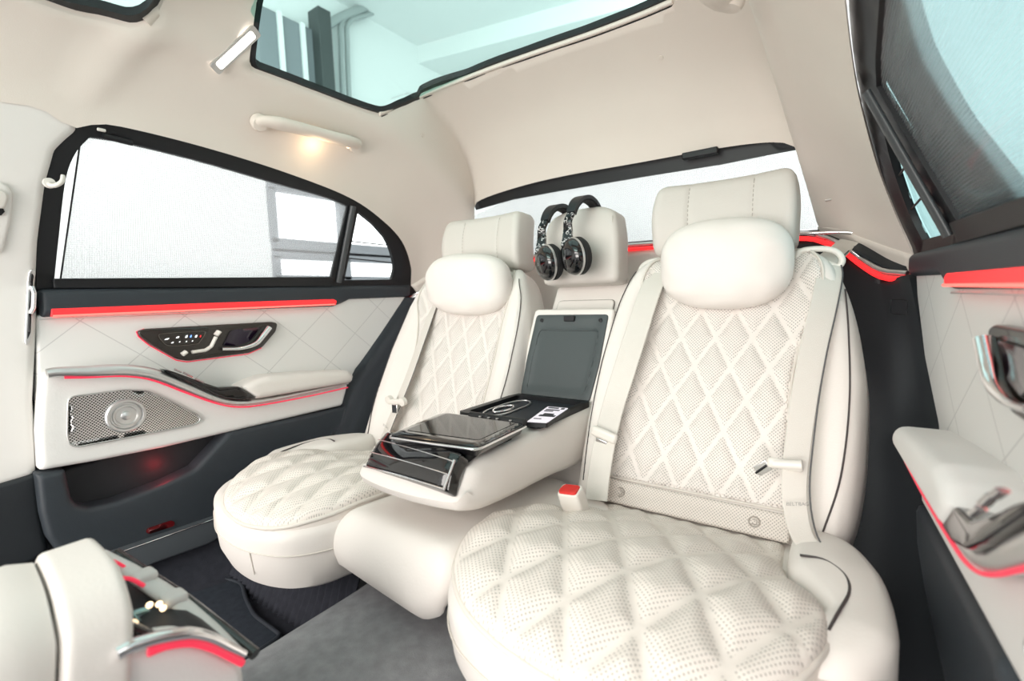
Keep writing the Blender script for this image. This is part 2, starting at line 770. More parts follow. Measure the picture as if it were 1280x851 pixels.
def box(name, cen, size, m, parent=None, bevel=.004, rot=None, seg=3, taper=1.0):
    s = np.array(size) / 2
    V = []
    for z in (-1, 1):
        for y in (-1, 1):
            for x in (-1, 1):
                t = taper if z > 0 else 1
                V.append((x * s[0] * t, y * s[1] * t, z * s[2]))
    V = np.array(V)
    if rot is not None:
        V = V @ np.array(rot).T
    V = V + np.array(cen)
    F = [(0, 2, 3, 1), (4, 5, 7, 6), (0, 1, 5, 4), (2, 6, 7, 3), (0, 4, 6, 2), (1, 3, 7, 5)]
    return mk(name, V, F, m, parent, bevel=bevel, seg=seg)


def lathe(name, prof, cen, axis, m, parent=None, n=32):
    """prof: (r, h) along axis"""
    ax = Vector(axis).normalized()
    q = ax.to_track_quat('Z', 'Y').to_matrix()
    V, F = [], []
    for r, h in prof:
        for j in range(n):
            t = 2 * math.pi * j / n
            V.append(np.array(cen) + np.array(q @ Vector((r * math.cos(t), r * math.sin(t), h))))
    for i in range(len(prof) - 1):
        for j in range(n):
            F.append((i * n + j, i * n + (j + 1) % n, (i + 1) * n + (j + 1) % n, (i + 1) * n + j))
    F.append(tuple(range(n)))
    F.append(tuple((len(prof) - 1) * n + j for j in range(n)))
    return mk(name, V, F, m, parent)


def patch(name, rows, m, parent=None, nu=24, nv=24, solid=.006):
    """Catmull-Rom surface through a grid of control points"""
    R = [cr(r, nu) for r in rows]
    S = np.stack([cr(np.array([r[i] for r in R]), nv) for i in range(nu)], 1)
    V = S.reshape(-1, 3)
    F = [(i * nu + j, i * nu + j + 1, (i + 1) * nu + j + 1, (i + 1) * nu + j) for i in range(nv - 1) for j in range(nu - 1)]
    return mk(name, V, F, m, parent, solid=solid)


def text_mesh(name, s, m, parent, o, u, v, size, shear=0.0):
    c = bpy.data.curves.new(name, 'FONT')
    c.body = s
    c.size = size
    c.shear = shear
    c.align_x = 'CENTER'
    c.align_y = 'CENTER'
    t = bpy.data.objects.new(name, c)
    COL.objects.link(t)
    dg = bpy.context.evaluated_depsgraph_get()
    me = bpy.data.meshes.new_from_object(t.evaluated_get(dg))
    V = np.array([q.co[:] for q in me.vertices])
    F = [list(p.vertices) for p in me.polygons]
    bpy.data.objects.remove(t)
    bpy.data.curves.remove(c)
    V3 = np.array(o) + np.outer(V[:, 0], u) + np.outer(V[:, 1], v)
    return mk(name, V3, F, m, parent)


# ================================================================== THE SETTING: garage around the car
garage = structure(box('floor', (0, 2, -.33), (16, 16, .1), mat('garage_floor', (.45, .46, .47), .4), bevel=0))
garage.name = 'floor_garage'
# left wall of the garage with a window strip; holes let the daylight boards show
LWX = -4.6


def wallM_left(a, b, c):
    return np.column_stack([LWX + c, a, b])


wq = [PX(p, LWX)[1:] for p in [(333, 232), (333, 303), (333, 318), (333, 350)]]
win_holes = [np.array([(wq[0][0], wq[1][1]), (wq[0][0] + 1.9, wq[1][1]), (wq[0][0] + 1.9, wq[0][1]), (wq[0][0], wq[0][1])]), np.array([(wq[0][0], wq[3][1]), (wq[0][0] + 1.9, wq[3][1]), (wq[0][0] + 1.9, wq[2][1]), (wq[0][0], wq[2][1])])]
w = structure(plate('wall_left', [(-5, -.3), (8.2, -.3), (8.2, 4.4), (-5, 4.4)], wallM_left, wallw, res=.6, holes=win_holes, skirt=((0, -.15),)))
for k, h in enumerate(win_holes):
    f = sroot('window_%d' % (k + 6), (LWX, 3.9, h[:, 1].min()))
    plate('daylight_pane', h, lambda a, b, c: np.column_stack([LWX - .12 + c, a, b]), daylight, f, res=.5)
    y0, y1, z0, z1 = h[:, 0].min(), h[:, 0].max(), h[:, 1].min(), h[:, 1].max()
    for (c, s) in (((y0 + .04, (z0 + z1) / 2), (.10, z1 - z0)), ((y1 - .04, (z0 + z1) / 2), (.08, z1 - z0)), (((y0 + y1) / 2, z0 - .02), (y1 - y0, .16)), (((y0 + y1) / 2, z1 + .02), (y1 - y0, .12)), ((y0 + .95, (z0 + z1) / 2), (.12, z1 - z0))):
        box('window_bar', (LWX - .03, c[0], c[1]), (.1, s[0], s[1]), greym, f, bevel=.01)
structure(box('wall_back', (0, 8.2, 2.05), (12, .2, 4.7), wallw, bevel=0))
structure(box('wall_right', (4.6, 1.6, 2.05), (.2, 13.2, 4.7), wallw, bevel=0))
structure(box('ceiling_garage', (-3.2, 2.0, 4.45), (3.2, 13, .15), wallw, bevel=0))
# the long downstand beam seen through the glass roof
bA, bB = PY((455, 97), 5.0), PY((790, 4), 5.87)
bd_ = (bB - bA)
bd_[2] = 0
bL = np.linalg.norm(bd_)
bd_ /= bL
bn_ = np.array([-bd_[1], bd_[0], 0])
bz_ = (bA[2] + bB[2]) / 2
structure(box('trim_1', bA + bd_ * 4.0 + bn_ * .45 + np.array([0, 0, .3]), (8.0, .9, .6), wallw, bevel=.01, rot=np.column_stack([bd_, bn_, (0, 0, 1)])))

# ================================================================== headliner (one curved surface with the two roof openings)


def winset(z):
    return np.where(np.asarray(z) > .76, (np.asarray(z) - .76) * .406, 0.0)


XL, XR = -.76, .71
WN = (.32, 0, -.13)


def wl(p):
    return atp(p, (XL, 0, .76), WN)


left_edge = [(-.64, -.55, 1.055), (-.635, -.2, 1.065)] + [wl(p) + np.array([.006, 0, .002]) for p in
             [(-20, 128), (45, 138), (88, 163), (115, 160), (150, 162), (250, 186), (350, 216), (430, 246), (470, 271), (500, 301), (512, 333)]] + [np.array((-.757, 1.262, .752))]
left_edge = np.array([np.asarray(p, float) for p in left_edge])
right_edge = left_edge * np.array([-1, 1, 1]) + np.array([XL + XR, 0, 0])
back_edge = [left_edge[-1], (-.735, 1.32, .785), (-.665, 1.41, .835), (-.615, 1.47, .87), (-.60, 1.465, .96), (-.588, 1.455, 1.03), PY((597, 252), 1.45), PY((640, 236), 1.44), PY((700, 221), 1.435),
             PY((800, 203), 1.43), PY((900, 185), 1.43), PY((960, 178), 1.435), PY((988, 181), 1.44), PY((1006, 197), 1.45), PY((1015, 225), 1.455), PY((1023, 285), 1.47),
             (.575, 1.43, .835), (.655, 1.345, .785), right_edge[-1]]
back_edge = np.array([np.asarray(p, float) for p in back_edge])
front_edge = np.array([left_edge[0], (-.60, -.55, 1.10), (-.53, -.55, 1.145), (-.42, -.55, 1.175), (-.25, -.55, 1.19), (-.02, -.55, 1.195), (.20, -.55, 1.19), (.37, -.55, 1.175), (.48, -.55, 1.145), (.55, -.55, 1.10), right_edge[0]])

NU = NV = 161
Lc, Rc, Fc, Bc = cr(left_edge, NV), cr(right_edge, NV), cr(front_edge, NU), cr(back_edge, NU)


def samp(Cv, t):
    q = np.clip(t, 0, 1) * (len(Cv) - 1)
    i = np.minimum(q.astype(int), len(Cv) - 2)
    f = (q - i)[:, None]
    return Cv[i] * (1 - f) + Cv[i + 1] * f


def roof(u, v):
    u = np.atleast_1d(np.asarray(u, float))
    v = np.atleast_1d(np.asarray(v, float))
    U, Vv = u[:, None], v[:, None]
    S = (1 - Vv) * samp(Fc, u) + Vv * samp(Bc, u) + (1 - U) * samp(Lc, v) + U * samp(Rc, v) - (
        (1 - U) * (1 - Vv) * Fc[0] + U * (1 - Vv) * Fc[-1] + (1 - U) * Vv * Bc[0] + U * Vv * Bc[-1])
    su = np.sin(np.pi * u) ** .8
    S[:, 2] += .085 * su * (v ** 2 * (1 - v) * 6.75)
    # round the sides outwards a little so that the roof is fuller over the windows
    e = np.exp(-((u - .13) / .09) ** 2) + np.exp(-((u - .87) / .09) ** 2)
    S[:, 2] += .022 * e * np.sin(np.pi * np.clip(v * 1.15, 0, 1))
    return S


gu, gv = np.meshgrid(np.linspace(0, 1, 121), np.linspace(0, 1, 121))
GS = roof(gu.ravel(), gv.ravel())
GP = project(GS)
GP[(GS - CAM) @ RR[:, 2] > -.02] = 1e6


def roof_hit(p, off=0.0):
    """point of the headliner seen at pixel p, moved off into the cabin, with its normal"""
    i = int(np.argmin(np.sum((GP - np.array(p)) ** 2, 1)))
    u, v = gu.ravel()[i], gv.ravel()[i]
    st = 1 / 120
    for _ in range(7):
        k = np.linspace(-1, 1, 9) * st
        a, b = np.meshgrid(u + k, v + k)
        q = project(roof(a.ravel(), b.ravel()))
        j = int(np.argmin(np.sum((q - np.array(p)) ** 2, 1)))
        u, v = a.ravel()[j], b.ravel()[j]
        st *= .35
    e = 1e-3
    P0 = roof(u, v)[0]
    n = np.cross(roof(u + e, v)[0] - P0, roof(u, v + e)[0] - P0)
    n /= np.linalg.norm(n)
    if n[2] > 0:
        n = -n
    return P0 + n * off, n, (u, v)


def roof_uv_xy(x, y):
    i = int(np.argmin((GS[:, 0] - x) ** 2 + (GS[:, 1] - y) ** 2))
    u, v = gu.ravel()[i], gv.ravel()[i]
    st = 1 / 120
    for _ in range(7):
        k = np.linspace(-1, 1, 9) * st
        a, b = np.meshgrid(u + k, v + k)
        q = roof(a.ravel(), b.ravel())
        j = int(np.argmin((q[:, 0] - x) ** 2 + (q[:, 1] - y) ** 2))
        u, v = a.ravel()[j], b.ravel()[j]
        st *= .35
    return u, v


# openings in plan (x, y)
def hit_xy(p):
    return roof_hit(p)[0][:2]


rear_hits = [roof_hit(p)[0] for p in [(477, 147), (530, 124), (588, 101), (660, 75), (738, 49), (800, 26), (843, 8)]]
rear_pts = [q[:2] for q in rear_hits]
lf = hit_xy((308, 88))
lm = hit_xy((400, 121))
rx = rear_pts[-1][0]
op_rear = [(lf[0], lf[1]), (lm[0], lm[1])] + rear_pts + [(rx + .012, rear_pts[-1][1] - .03), (rx + .012, lf[1] + .01), (-.02, lf[1] - .005)]
op_rear = rounded(op_rear, .018, 4)
fr = [hit_xy(p) for p in [(35, 0), (110, 26), (172, 38), (198, 36), (216, 0)]]
fb = fr[3][1]
op_front = rounded([(fr[0][0], -.35), (fr[0][0], fr[0][1]), tuple(fr[1]), tuple(fr[2]), (fr[3][0] + .02, fb + .006), (-.05, fb + .012), (.33, fb + .004), (.37, fb - .03), (.37, -.35)], .03, 5)


def to_uv(poly):
    return np.array([roof_uv_xy(*p) for p in densify(poly, .03)])


op_rear_uv, op_front_uv = to_uv(op_rear), to_uv(op_front)


def roofM(a, b, c):
    S = roof(np.clip(a, 0, 1), np.clip(b, 0, 1))
    S[:, 2] += c
    return S


ceiling = structure(plate('ceiling', [(0, 0), (1, 0), (1, 1), (0, 1)], roofM, suede, res=.0125, holes=[op_rear_uv, op_front_uv], skirt=((0, .003), (-.001, .008), (-.003, .011)), back=False, sharp=70))


def z_at(poly):
    return np.array([roof(*roof_uv_xy(*p))[0][2] for p in poly])


def sunroof(poly, insets, idx):
    """black frame that follows the rim of the opening, glass above it"""
    P = densify(poly, .02)
    zz = z_at(P)
    cx, cy = P.mean(0)
    root = sroot('window_%d' % idx, (cx, cy, zz.mean() + .03))
    il, ir, if_, ib = insets
    lo, hi = P.min(0), P.max(0)

    def shrink(q, l_, r_, f_, b_):
        o = q.copy()
        t = np.clip((q[:, 0] - lo[0]) / (hi[0] - lo[0]), 0, 1)
        s = np.clip((q[:, 1] - lo[1]) / (hi[1] - lo[1]), 0, 1)
        o[:, 0] += l_ * (1 - t) - r_ * t
        o[:, 1] += f_ * (1 - s) - b_ * s
        return o
    outer = shrink(P, -.02, -.02, -.02, -.02)
    inner = shrink(P, il, ir, if_, ib)
    k = len(P)
    V = np.vstack([np.column_stack([outer, zz + .012]), np.column_stack([P, zz + .010]), np.column_stack([inner, zz + .011]), np.column_stack([inner, zz + .026])])
    F = [(r * k + i, r * k + (i + 1) % k, (r + 1) * k + (i + 1) % k, (r + 1) * k + i) for r in range(3) for i in range(k)]
    mk('frame', V, F, blackp, root, sharp=30)
    B = lambda q: np.column_stack([np.ones(len(q)), q[:, 0], q[:, 1], q[:, 0] ** 2, q[:, 1] ** 2, q[:, 0] * q[:, 1], q[:, 0] ** 3, q[:, 1] ** 3, q[:, 0] ** 2 * q[:, 1], q[:, 0] * q[:, 1] ** 2])
    co = np.linalg.lstsq(B(P), zz, rcond=None)[0]
    plate('glass', shrink(P, -.01, -.01, -.01, -.01), lambda a, b, c: np.column_stack([a, b, B(np.column_stack([a, b])) @ co + .022 + c]), glass_aqua, root, res=.06, skirt=((0, .004),))
    return root


root = sunroof(op_rear, (.008, .010, .012, .022), 2)
# cream roller blind cassette along the rear edge of the opening
rp = cr(rear_hits, 40)
tube('roller_blind', rp + np.array([0, -.010, .008]), .0085, suede, root, n=12, flat=.8)
tube('blind_shadow_line', rp + np.array([0, -.001, .0025]), .0016, blackp, root, n=6)  # thin black tube painting the shadow line behind the cassette
root = sunroof(op_front, (.022, .03, .0, .012), 3)
fr3 = np.array([roof_hit(p)[0] for p in [(192, 38), (200, 30), (208, 18), (216, 3)]] + [np.array([.0, fb + .008, roof(*roof_uv_xy(.0, fb + .008))[0][2]]), np.array([.32, fb + .002, roof(*roof_uv_xy(.32, fb + .002))[0][2]])])
tube('roller_blind', cr(fr3, 40) + np.array([0, -.012, .010]), .012, suede_d, root, n=12, flat=.8)

for k0, k1 in ((0, 4), (15, 19)):
    be = back_edge[k0:k1]
    fill = patch('pillar_foot', [be + np.array([0, .0, .004]), be + np.array([0, .03, -.03]), be + np.array([0, .05, -.10])], suede, ceiling, nu=14, nv=8)
# seams and caps on the headliner
for nm, p in (('screw_cap', (826, 72)), ('screw_cap', (528, 169))):
    q, n, _ = roof_hit(p, .0004)
    lathe(nm, [(.0, 0), (.0065, 0), (.006, .0015), (0, .0018)], q, n, suede_d, ceiling, n=16)
for pts in ([(1023, 231), (1050, 243), (1085, 247), (1116, 243)], [(512, 345), (530, 341), (548, 333)]):
    tube('pillar_seam', cr([roof_hit(p, .0003)[0] for p in pts], 24), .0009, seamm, ceiling, n=6)
q, n, _ = roof_hit((1036, 250), .001)
box('airbag_badge', q, (.014, .02, .003), pillarw, ceiling, bevel=.002)

# reading lamp between the two roof openings
q = [roof_hit(p, .011)[0] for p in [(258, 81), (311, 34), (326, 39), (273, 87)]]
cen = np.mean(q, 0)
uu = (q[1] + q[2] - q[0] - q[3]) / 2
vv = (q[3] + q[2] - q[0] - q[1]) / 2
ul, vl = np.linalg.norm(uu), np.linalg.norm(vv)
uu /= ul
vv = vv - uu * (vv @ uu)
vv /= np.linalg.norm(vv)
nn = np.cross(uu, vv)
nn *= -np.sign(nn[2])
rl = thing('reading_lamp', 'lit slim roof lamp in a silver surround between the two glass roofs', 'lamp', cen)
M_ = frame_map(cen, uu, vv, nn)
rc = lambda a, b, r: rounded([(-a / 2, -b / 2), (a / 2, -b / 2), (a / 2, b / 2), (-a / 2, b / 2)], r, 4)
plate('surround', rc(ul, vl, .006), M_, satin, rl, res=.01, holes=[rc(ul * .82, vl * .62, .005)], skirt=((0, -.006),), top=lambda a, b, d: np.minimum(d, .003), back=False)
plate('lens', rc(ul * .82, vl * .64, .005), frame_map(cen + nn * .0005, uu, vv, nn), white_e, rl, res=.01)


def grab_handle(label, pts, offs, lampon):
    t = thing('grab_handle', label, 'grab handle', pts[len(pts) // 2])
    path = cr(pts, 40)
    tube('grip', path, [.018, .024, .023, .022, .023, .025, .020], suede_d, t, n=16, flat=.62, up=(0, 0, 1))
    for k in (0, -1):
        lathe('mount', [(.0, -.006), (.020, -.006), (.021, .003), (.017, .010), (0, .0115)], np.array(pts[k]), offs, suede_d, t, n=18)
    if lampon is not None:
        lathe('lamp', [(0, 0), (.007, 0), (.007, .004), (0, .005)], lampon, offs, warm_e, t, n=14)
    return t


hp = []
for p, o in [((322, 151), .010), ((330, 147), .022), ((352, 150), .030), ((385, 158), .032), ((415, 167), .028), ((436, 174), .020), ((441, 179), .012)]:
    a, n, _ = roof_hit(p, o)
    hp.append(a)
lq, ln, _ = roof_hit((431, 178), .018)
grab_handle('beige ceiling grab handle above the left window with a lit courtesy lamp', hp, ln, lq)
pl = bpy.data.lights.new('courtesy_light', 'POINT')
pl.energy = .07
pl.color = (1, .72, .42)
pl.shadow_soft_size = .012
plo = bpy.data.objects.new('courtesy_light', pl)
COL.objects.link(plo)
plo.location = roof_hit((390, 180), .035)[0]
mir = [np.array([XL + XR - q[0], q[1], q[2]]) for q in hp]
mir = [q + (PZ((914, 2), mir[-1][2]) - mir[-1]) for q in mir]
grab_handle('beige ceiling grab handle at the top right edge of the roof', mir, (-.3, 0, -.95), None)
pl2 = bpy.data.lights.new('courtesy_light_right', 'POINT')
pl2.energy = .06
pl2.color = (1, .72, .42)
pl2.shadow_soft_size = .012
plo2 = bpy.data.objects.new('courtesy_light_right', pl2)
COL.objects.link(plo2)
plo2.location = np.array(mir[3]) + np.array([.0, -.03, -.005])

# ================================================================== car doors (one builder, mirrored)


def DL(p, inset=0.0):
    """pixel on the left door -> (y, z) at that inset"""
    q = PX(p, XL + inset)
    return np.array([q[1], q[2]])


def make_door(s, label, loc, glass):
    t = thing('car_door', label, 'car door', loc)
    if s < 0:
        M = lambda a, b, c: np.column_stack([XL + c, a, b])
    else:
        M = lambda a, b, c: np.column_stack([XR - c + .062 * np.clip(1.20 - a, 0, 1.2) * np.interp(b, [.78, 1.05], [1, .35]), a, b])
    P3 = lambda q, c: M(np.array([q[0]]), np.array([q[1]]), np.array([c]))[0]
    Mo = lambda ins: (lambda a, b, c: M(a, b, c + ins))
    def RM(q):
        q = np.array(q, float)
        if s > 0:
            pass
        return q
    D = lambda pts, ins=0.0: RM([DL(p, ins) for p in pts])
    W1 = lambda p: RM(wl(p)[1:])
    inward = np.array([-s, 0, 0], float)
    # panels
    up = D([(46, 394), (62, 391), (240, 384), (415, 376), (424, 372), (432, 368), (511, 366), (478, 424), (444, 462), (440, 480), (430, 500), (300, 520), (150, 505), (47, 505)])
    plate('upper_panel', rounded(up, .006, 3), Mo(.0), door_quilt, t, res=.02, edge=.006, skirt=((0, -.03),))
    lowp = D([(52, 470), (62, 464), (150, 461), (190, 466), (232, 482), (268, 498), (300, 503), (335, 499), (436, 480), (429, 507), (285, 541), (205, 560), (120, 577), (50, 589), (47, 540)], .03)
    plate('speaker_panel', rounded(lowp, .006, 3), Mo(.03), doorwhite, t, res=.015, edge=.012, skirt=((0, -.03),))
    pad = D([(301, 484), (318, 475), (336, 469), (390, 465), (436, 463), (443, 468), (441, 478), (385, 488), (322, 499), (312, 493)], .06)
    plate('armrest_pad', rounded(pad, .006, 3), Mo(.065), leather if s < 0 else doorwhite, t, res=.010, edge=.018, skirt=((0, -.05),))
    # dark lower panel with the map pocket
    low = D([(43, 591), (80, 586), (88, 621), (94, 629), (109, 633), (143, 626), (203, 603), (241, 585), (283, 540), (431, 507), (425, 530), (404, 552), (350, 590), (310, 620), (277, 645), (150, 690), (70, 688), (57, 670), (49, 640)], .02)
    plate('lower_panel', rounded(low, .004, 3), Mo(.035), slate, t, res=.015, edge=.012, skirt=((0, -.05),))
    pk = D([(78, 582), (285, 536), (262, 600), (190, 640), (100, 650), (84, 630)], -.01)
    plate('map_pocket', pk, Mo(-.015), slate_d, t, res=.03, skirt=((0, -.005),))
    tb = D([(80, 586), (285, 541)], .0)
    refl = D([(184, 660), (214, 650), (218, 652), (217, 657), (186, 667), (182, 665)], .035)
    plate('reflector', rounded(refl, .003, 3), Mo(.038), mat('reflector_red', (.10, .004, .006), .2), t, res=.01)
    # belt rail, light strip, chrome line
    belt = D([(47, 364), (52, 361), (250, 360), (512, 356), (511, 371), (436, 374), (426, 379), (416, 383), (250, 389), (62, 396), (50, 397)])
    plate('belt_rail', rounded(belt, .006, 3), Mo(.012), slate, t, res=.012, edge=.014, skirt=((0, -.04),))
    led = D([(62, 386), (250, 379), (414, 374), (418, 376), (417, 381), (250, 388), (62, 396)])
    plate('light_strip', rounded(led, .002, 3), Mo(.0135), redled, t, res=.01, edge=.002, skirt=((0, -.006),))
    e1 = lin(D([(64, 395), (250, 387.3), (415, 380.5)]), 30)
    tube('light_strip_edge', M(e1[:, 0], e1[:, 1], np.full(30, .015)), .0022, pinkled, t, n=8)
    e2 = lin(D([(48, 399), (250, 391), (405, 385)]), 30)
    tube('chrome_line', M(e2[:, 0], e2[:, 1], np.full(30, .012)), .0016, satin, t, n=6)
    # armrest sweep: silver band and thin red line below it
    sw = cr(D([(59, 467), (72, 465), (110, 464.5), (155, 463), (192, 468), (232, 483), (270, 498), (300, 503.5), (335, 500), (390, 489), (436, 479)], .045), 70)
    tube('silver_sweep', M(sw[:, 0], sw[:, 1], np.full(70, .042)), [.010, .014, .014, .013, .009, .007, .005, .004, .003], satin, t, n=12)
    rd = cr(D([(80, 472), (110, 471.5), (155, 470), (190, 475), (230, 490), (270, 504), (300, 508.5), (335, 504.5), (390, 494), (434, 484)], .045), 70)
    tube('ambient_line', M(rd[:, 0], rd[:, 1], np.full(70, .048)), .0022, redline, t, n=8)
    ws = D([(205, 461), (219, 465), (254, 478), (273, 484), (299, 483), (321, 497), (301, 500), (282, 498), (261, 490), (231, 476), (212, 467)], .06)
    wsw = plate('window_switch_panel', rounded(ws, .004, 3), Mo(.062), gloss, t, res=.01, edge=.004, skirt=((0, -.03),))
    for a, b in (((228, 465), (240, 471)), ((243, 473), (254, 478)), ((217, 461), (226, 465))):
        e = lin(D([a, b], .066), 8)
        tube('window_switch', M(e[:, 0], e[:, 1], np.full(8, .068)), .0042, chrome, wsw, n=8, flat=.5)
    # switch panel
    sp = D([(172, 414), (180, 411), (340, 402), (347, 404), (345, 414), (328, 434), (312, 441), (235, 451), (222, 449), (188, 430), (175, 420)], .01)
    spl = plate('switch_panel', rounded(sp, .006, 4), Mo(.012), brownblk, t, res=.012, edge=.004, skirt=((0, -.015),))
    sel = lin(D([(182, 411), (172, 414.5), (175, 421), (188, 431.5), (222, 450.5), (236, 452.5), (312, 442.5), (329, 435)], .01), 60)
    tube('panel_glow_edge', M(sel[:, 0], sel[:, 1], np.full(60, .001)), .0012, redline, spl, n=6)
    L = lin(D([(239, 440), (256, 437.5), (263, 433), (269, 421)], .014), 24)
    tube('seat_switch', M(L[:, 0], L[:, 1], np.full(24, .018)), .0062, creamp, spl, n=10, flat=.7)
    for (a, b, r) in (((269, 419), (273, 414), .0092), ((227, 443), (232, 439.5), .0085)):
        e = lin(D([a, b], .014), 6)
        tube('seat_switch_button', M(e[:, 0], e[:, 1], np.full(6, .018)), r, creamp, spl, n=12, flat=.6)
    e = cr(D([(276, 436), (300, 435), (318, 429), (327, 419), (335, 409)], .014), 30)
    tube('door_release', M(e[:, 0], e[:, 1], np.full(30, .020)), [.006, .006, .0075, .010, .011, .011], chrome, spl, n=10, flat=.7)
    rec = D([(278, 432), (287, 414), (292, 412), (325, 409), (311, 426), (295, 432)], .012)
    plate('release_recess', rounded(rec, .004, 3), Mo(.0165), mat('dark_violet_gloss', (.012, .006, .02), .1, coat=.3), spl, res=.015, skirt=((0, -.003),))
    oc = cr(D([(198, 419), (204, 417), (250, 414), (256, 416), (250, 426), (244, 430), (212, 432), (202, 426)], .014), 50, True)
    tube('button_outline', M(oc[:, 0], oc[:, 1], np.full(50, .0165)), .0007, mat('button_groove', (.10, .085, .07), .3), spl, n=5, closed=True)
    for (px, py, mm, wd, hh) in ((208, 423.5, icone, .012, .004), (221.5, 421.3, icone, .009, .005), (232.5, 420.3, icone, .007, .007), (238, 420, bluee, .005, .007), (244.5, 420, icone, .007, .007), (250, 420, redled, .004, .006), (215, 428, icone, .007, .004), (224, 427, icone, .004, .004), (232.5, 426.6, icone, .004, .004), (240, 426, icone, .004, .004)):
        q = RM(DL((px, py), .014))
        wv, vv_ = np.array([0, 1, 0.]), np.array([0, 0, 1.])
        plate('icon', rounded([(-wd / 2, -hh / 2), (wd * .2, -hh / 2), (wd / 2, hh / 2), (-wd * .1, hh * .3)], .001, 2), frame_map(P3(q, .0168), wv, vv_, inward), mm, spl, res=.02, skirt=((0, -.0006),))
    # loudspeaker
    g = D([(84, 500), (90, 495), (155, 487), (182, 488), (210, 500), (246, 518), (250, 524), (243, 530), (150, 548), (95, 558), (86, 555), (83, 545)], .03)
    gp = plate('speaker_grille', rounded(g, .008, 4), Mo(.034), grille_m, t, res=.012, skirt=((0, -.006),))
    gc = densify(rounded(g, .008, 4), .01)
    tube('grille_rim', M(gc[:, 0], gc[:, 1], np.full(len(gc), .0355)), .0018, mat('rim_silver', (.55, .55, .54), .5, metal=.8), gp, n=6, closed=True)
    q = RM(DL((157, 519), .034))
    lathe('speaker_ring', [(.038, -.003), (.038, .006), (.0355, .009), (.031, .009), (.0285, .003), (.0255, .003), (.0245, .007), (.021, .007), (.019, .004), (.010, .0045), (.009, .008), (.004, .010), (0, .0102)], P3(q, .034), inward, satin, gp, n=40)
    q = RM(DL((107, 551), .034))
    if s < 0:
        text_mesh('speaker_lettering', 'Burmester', mat('letter_silver', (.85, .85, .85), .4), gp, P3(q, .0362), (0, 1, 0), (0, .12, 1), .011, .3)
    # window frame on the inclined plane
    def MW(a, b, c):
        return M(a, b, c + winset(b))
    fo = [wl(p)[1:] for p in [(46, 372), (47, 300), (54, 230), (64, 184), (84, 160), (112, 150), (150, 152), (250, 176), (350, 206), (430, 236), (474, 262), (508, 296), (524, 333), (526, 372)]]
    if s > 0:
        fo = [np.array([q[0], q[1] + (.035 if q[1] > .85 else 0)]) for q in fo]
    fo = np.vstack([cr(fo, 80)])
    mw = [W1(p) for p in [(68, 357), (74, 300), (83, 225), (96, 190), (114, 170)]]
    mw2 = [W1(p) for p in [(150, 175), (250, 200), (350, 229), (410, 246), (436, 257)]]
    main = np.vstack([cr(mw, 30), cr(mw2, 40), [W1((414, 352))]])
    qg = np.array([W1(p) for p in [(432, 350), (449, 264), (470, 282), (486, 303), (494, 330), (491, 349)]])
    qg = np.vstack([qg[:1], cr(qg[1:], 24)])
    fr_ = plate('window_frame', fo, MW, blackp, t, res=.02, holes=[main, qg], skirt=((0, -.012),), back=False, top=lambda a, b, d: np.clip((d - .012) * .6, 0, .008) - .006)
    post = [W1(p) for p in [(440, 258), (422, 353)]]
    e = lin(post, 12)
    tube('window_post', MW(e[:, 0], e[:, 1], np.full(12, .006)), .009, mat('post_grey', (.05, .056, .06), .35), t, n=10, flat=.6)
    plate('window_glass', main, lambda a, b, c: MW(a, b, c - .016), glass, t, res=.2, skirt=((0, -.004),))
    plate('quarter_glass', qg, lambda a, b, c: MW(a, b, c - .016), glass, t, res=.2, skirt=((0, -.004),))
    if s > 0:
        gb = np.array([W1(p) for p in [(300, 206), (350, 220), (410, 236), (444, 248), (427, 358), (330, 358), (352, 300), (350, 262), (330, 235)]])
        plate('pillar_reflection', rounded(gb, .02, 4), lambda a, b, c: MW(a, b, c - .024), glass_mat('reflection_tint', (.10, .12, .13), .1), t, res=.2, skirt=((0, -.002),))  # dark sheet outside the glass, painted stand-in for the pillar's reflection
    for a, b in (((441, 301), (487, 306)), ((436, 322), (493, 328))):
        e = lin([W1(a), W1(b)], 8)
        tube('quarter_blind_bar', MW(e[:, 0], e[:, 1], np.full(8, -.012)), .0022, blackp, t, n=6)
    # roller blind of dark mesh, its edge rod and its cassette
    sh = np.array([W1(p) for p in [(77, 352), (103, 172), (114, 168), (165, 176), (166, 179), (250, 200), (350, 229), (410, 246), (437, 257), (415, 352)]])
    plate('sun_blind', sh, lambda a, b, c: MW(a, b, c - .012), shade_m, t, res=.2, skirt=((0, -.0008),))
    e = lin([W1((103, 170)), W1((77, 350))], 12)
    tube('sun_blind_edge', MW(e[:, 0], e[:, 1], np.full(12, -.010)), .0016, blackp, t, n=6)
    cs = np.array([W1(p) for p in [(66, 348), (415, 346), (415, 358), (66, 361)]])
    plate('sun_blind_cassette', cs, lambda a, b, c: MW(a, b, c + .004), blackp, t, res=.03, edge=.003, skirt=((0, -.02),))
    cl = wl((126, 163))
    cq = P3((cl[1], cl[2]), float(winset(cl[2])) + .004)
    box('blind_clip', cq, (.006, .014, .006), creamp, t, bevel=.002)
    e = lin([wl((128, 170))[1:], wl((165, 179))[1:]], 8)
    tube('blind_bracket', MW(e[:, 0], e[:, 1], np.full(8, .002)), .006, blackp, t, n=8)
    # red glow in the map pocket comes from a small ambient lamp in it
    if s < 0:
        l = bpy.data.lights.new('pocket_light', 'POINT')
        l.energy = .05
        l.color = (1, .03, .05)
        l.shadow_soft_size = .01
        lo = bpy.data.objects.new('pocket_light', l)
        COL.objects.link(lo)
        lo.location = P3(DL((200, 583), 0), .016)
    return t


make_door(-1, 'left car door with lowered mesh blind, dark window frame and triangular metal speaker grille', (XL - .02, .65, .14), glass_clear)
make_door(1, 'right car door at the photo edge, very close to the camera', (XR + .02, .65, .14), glass_tint)

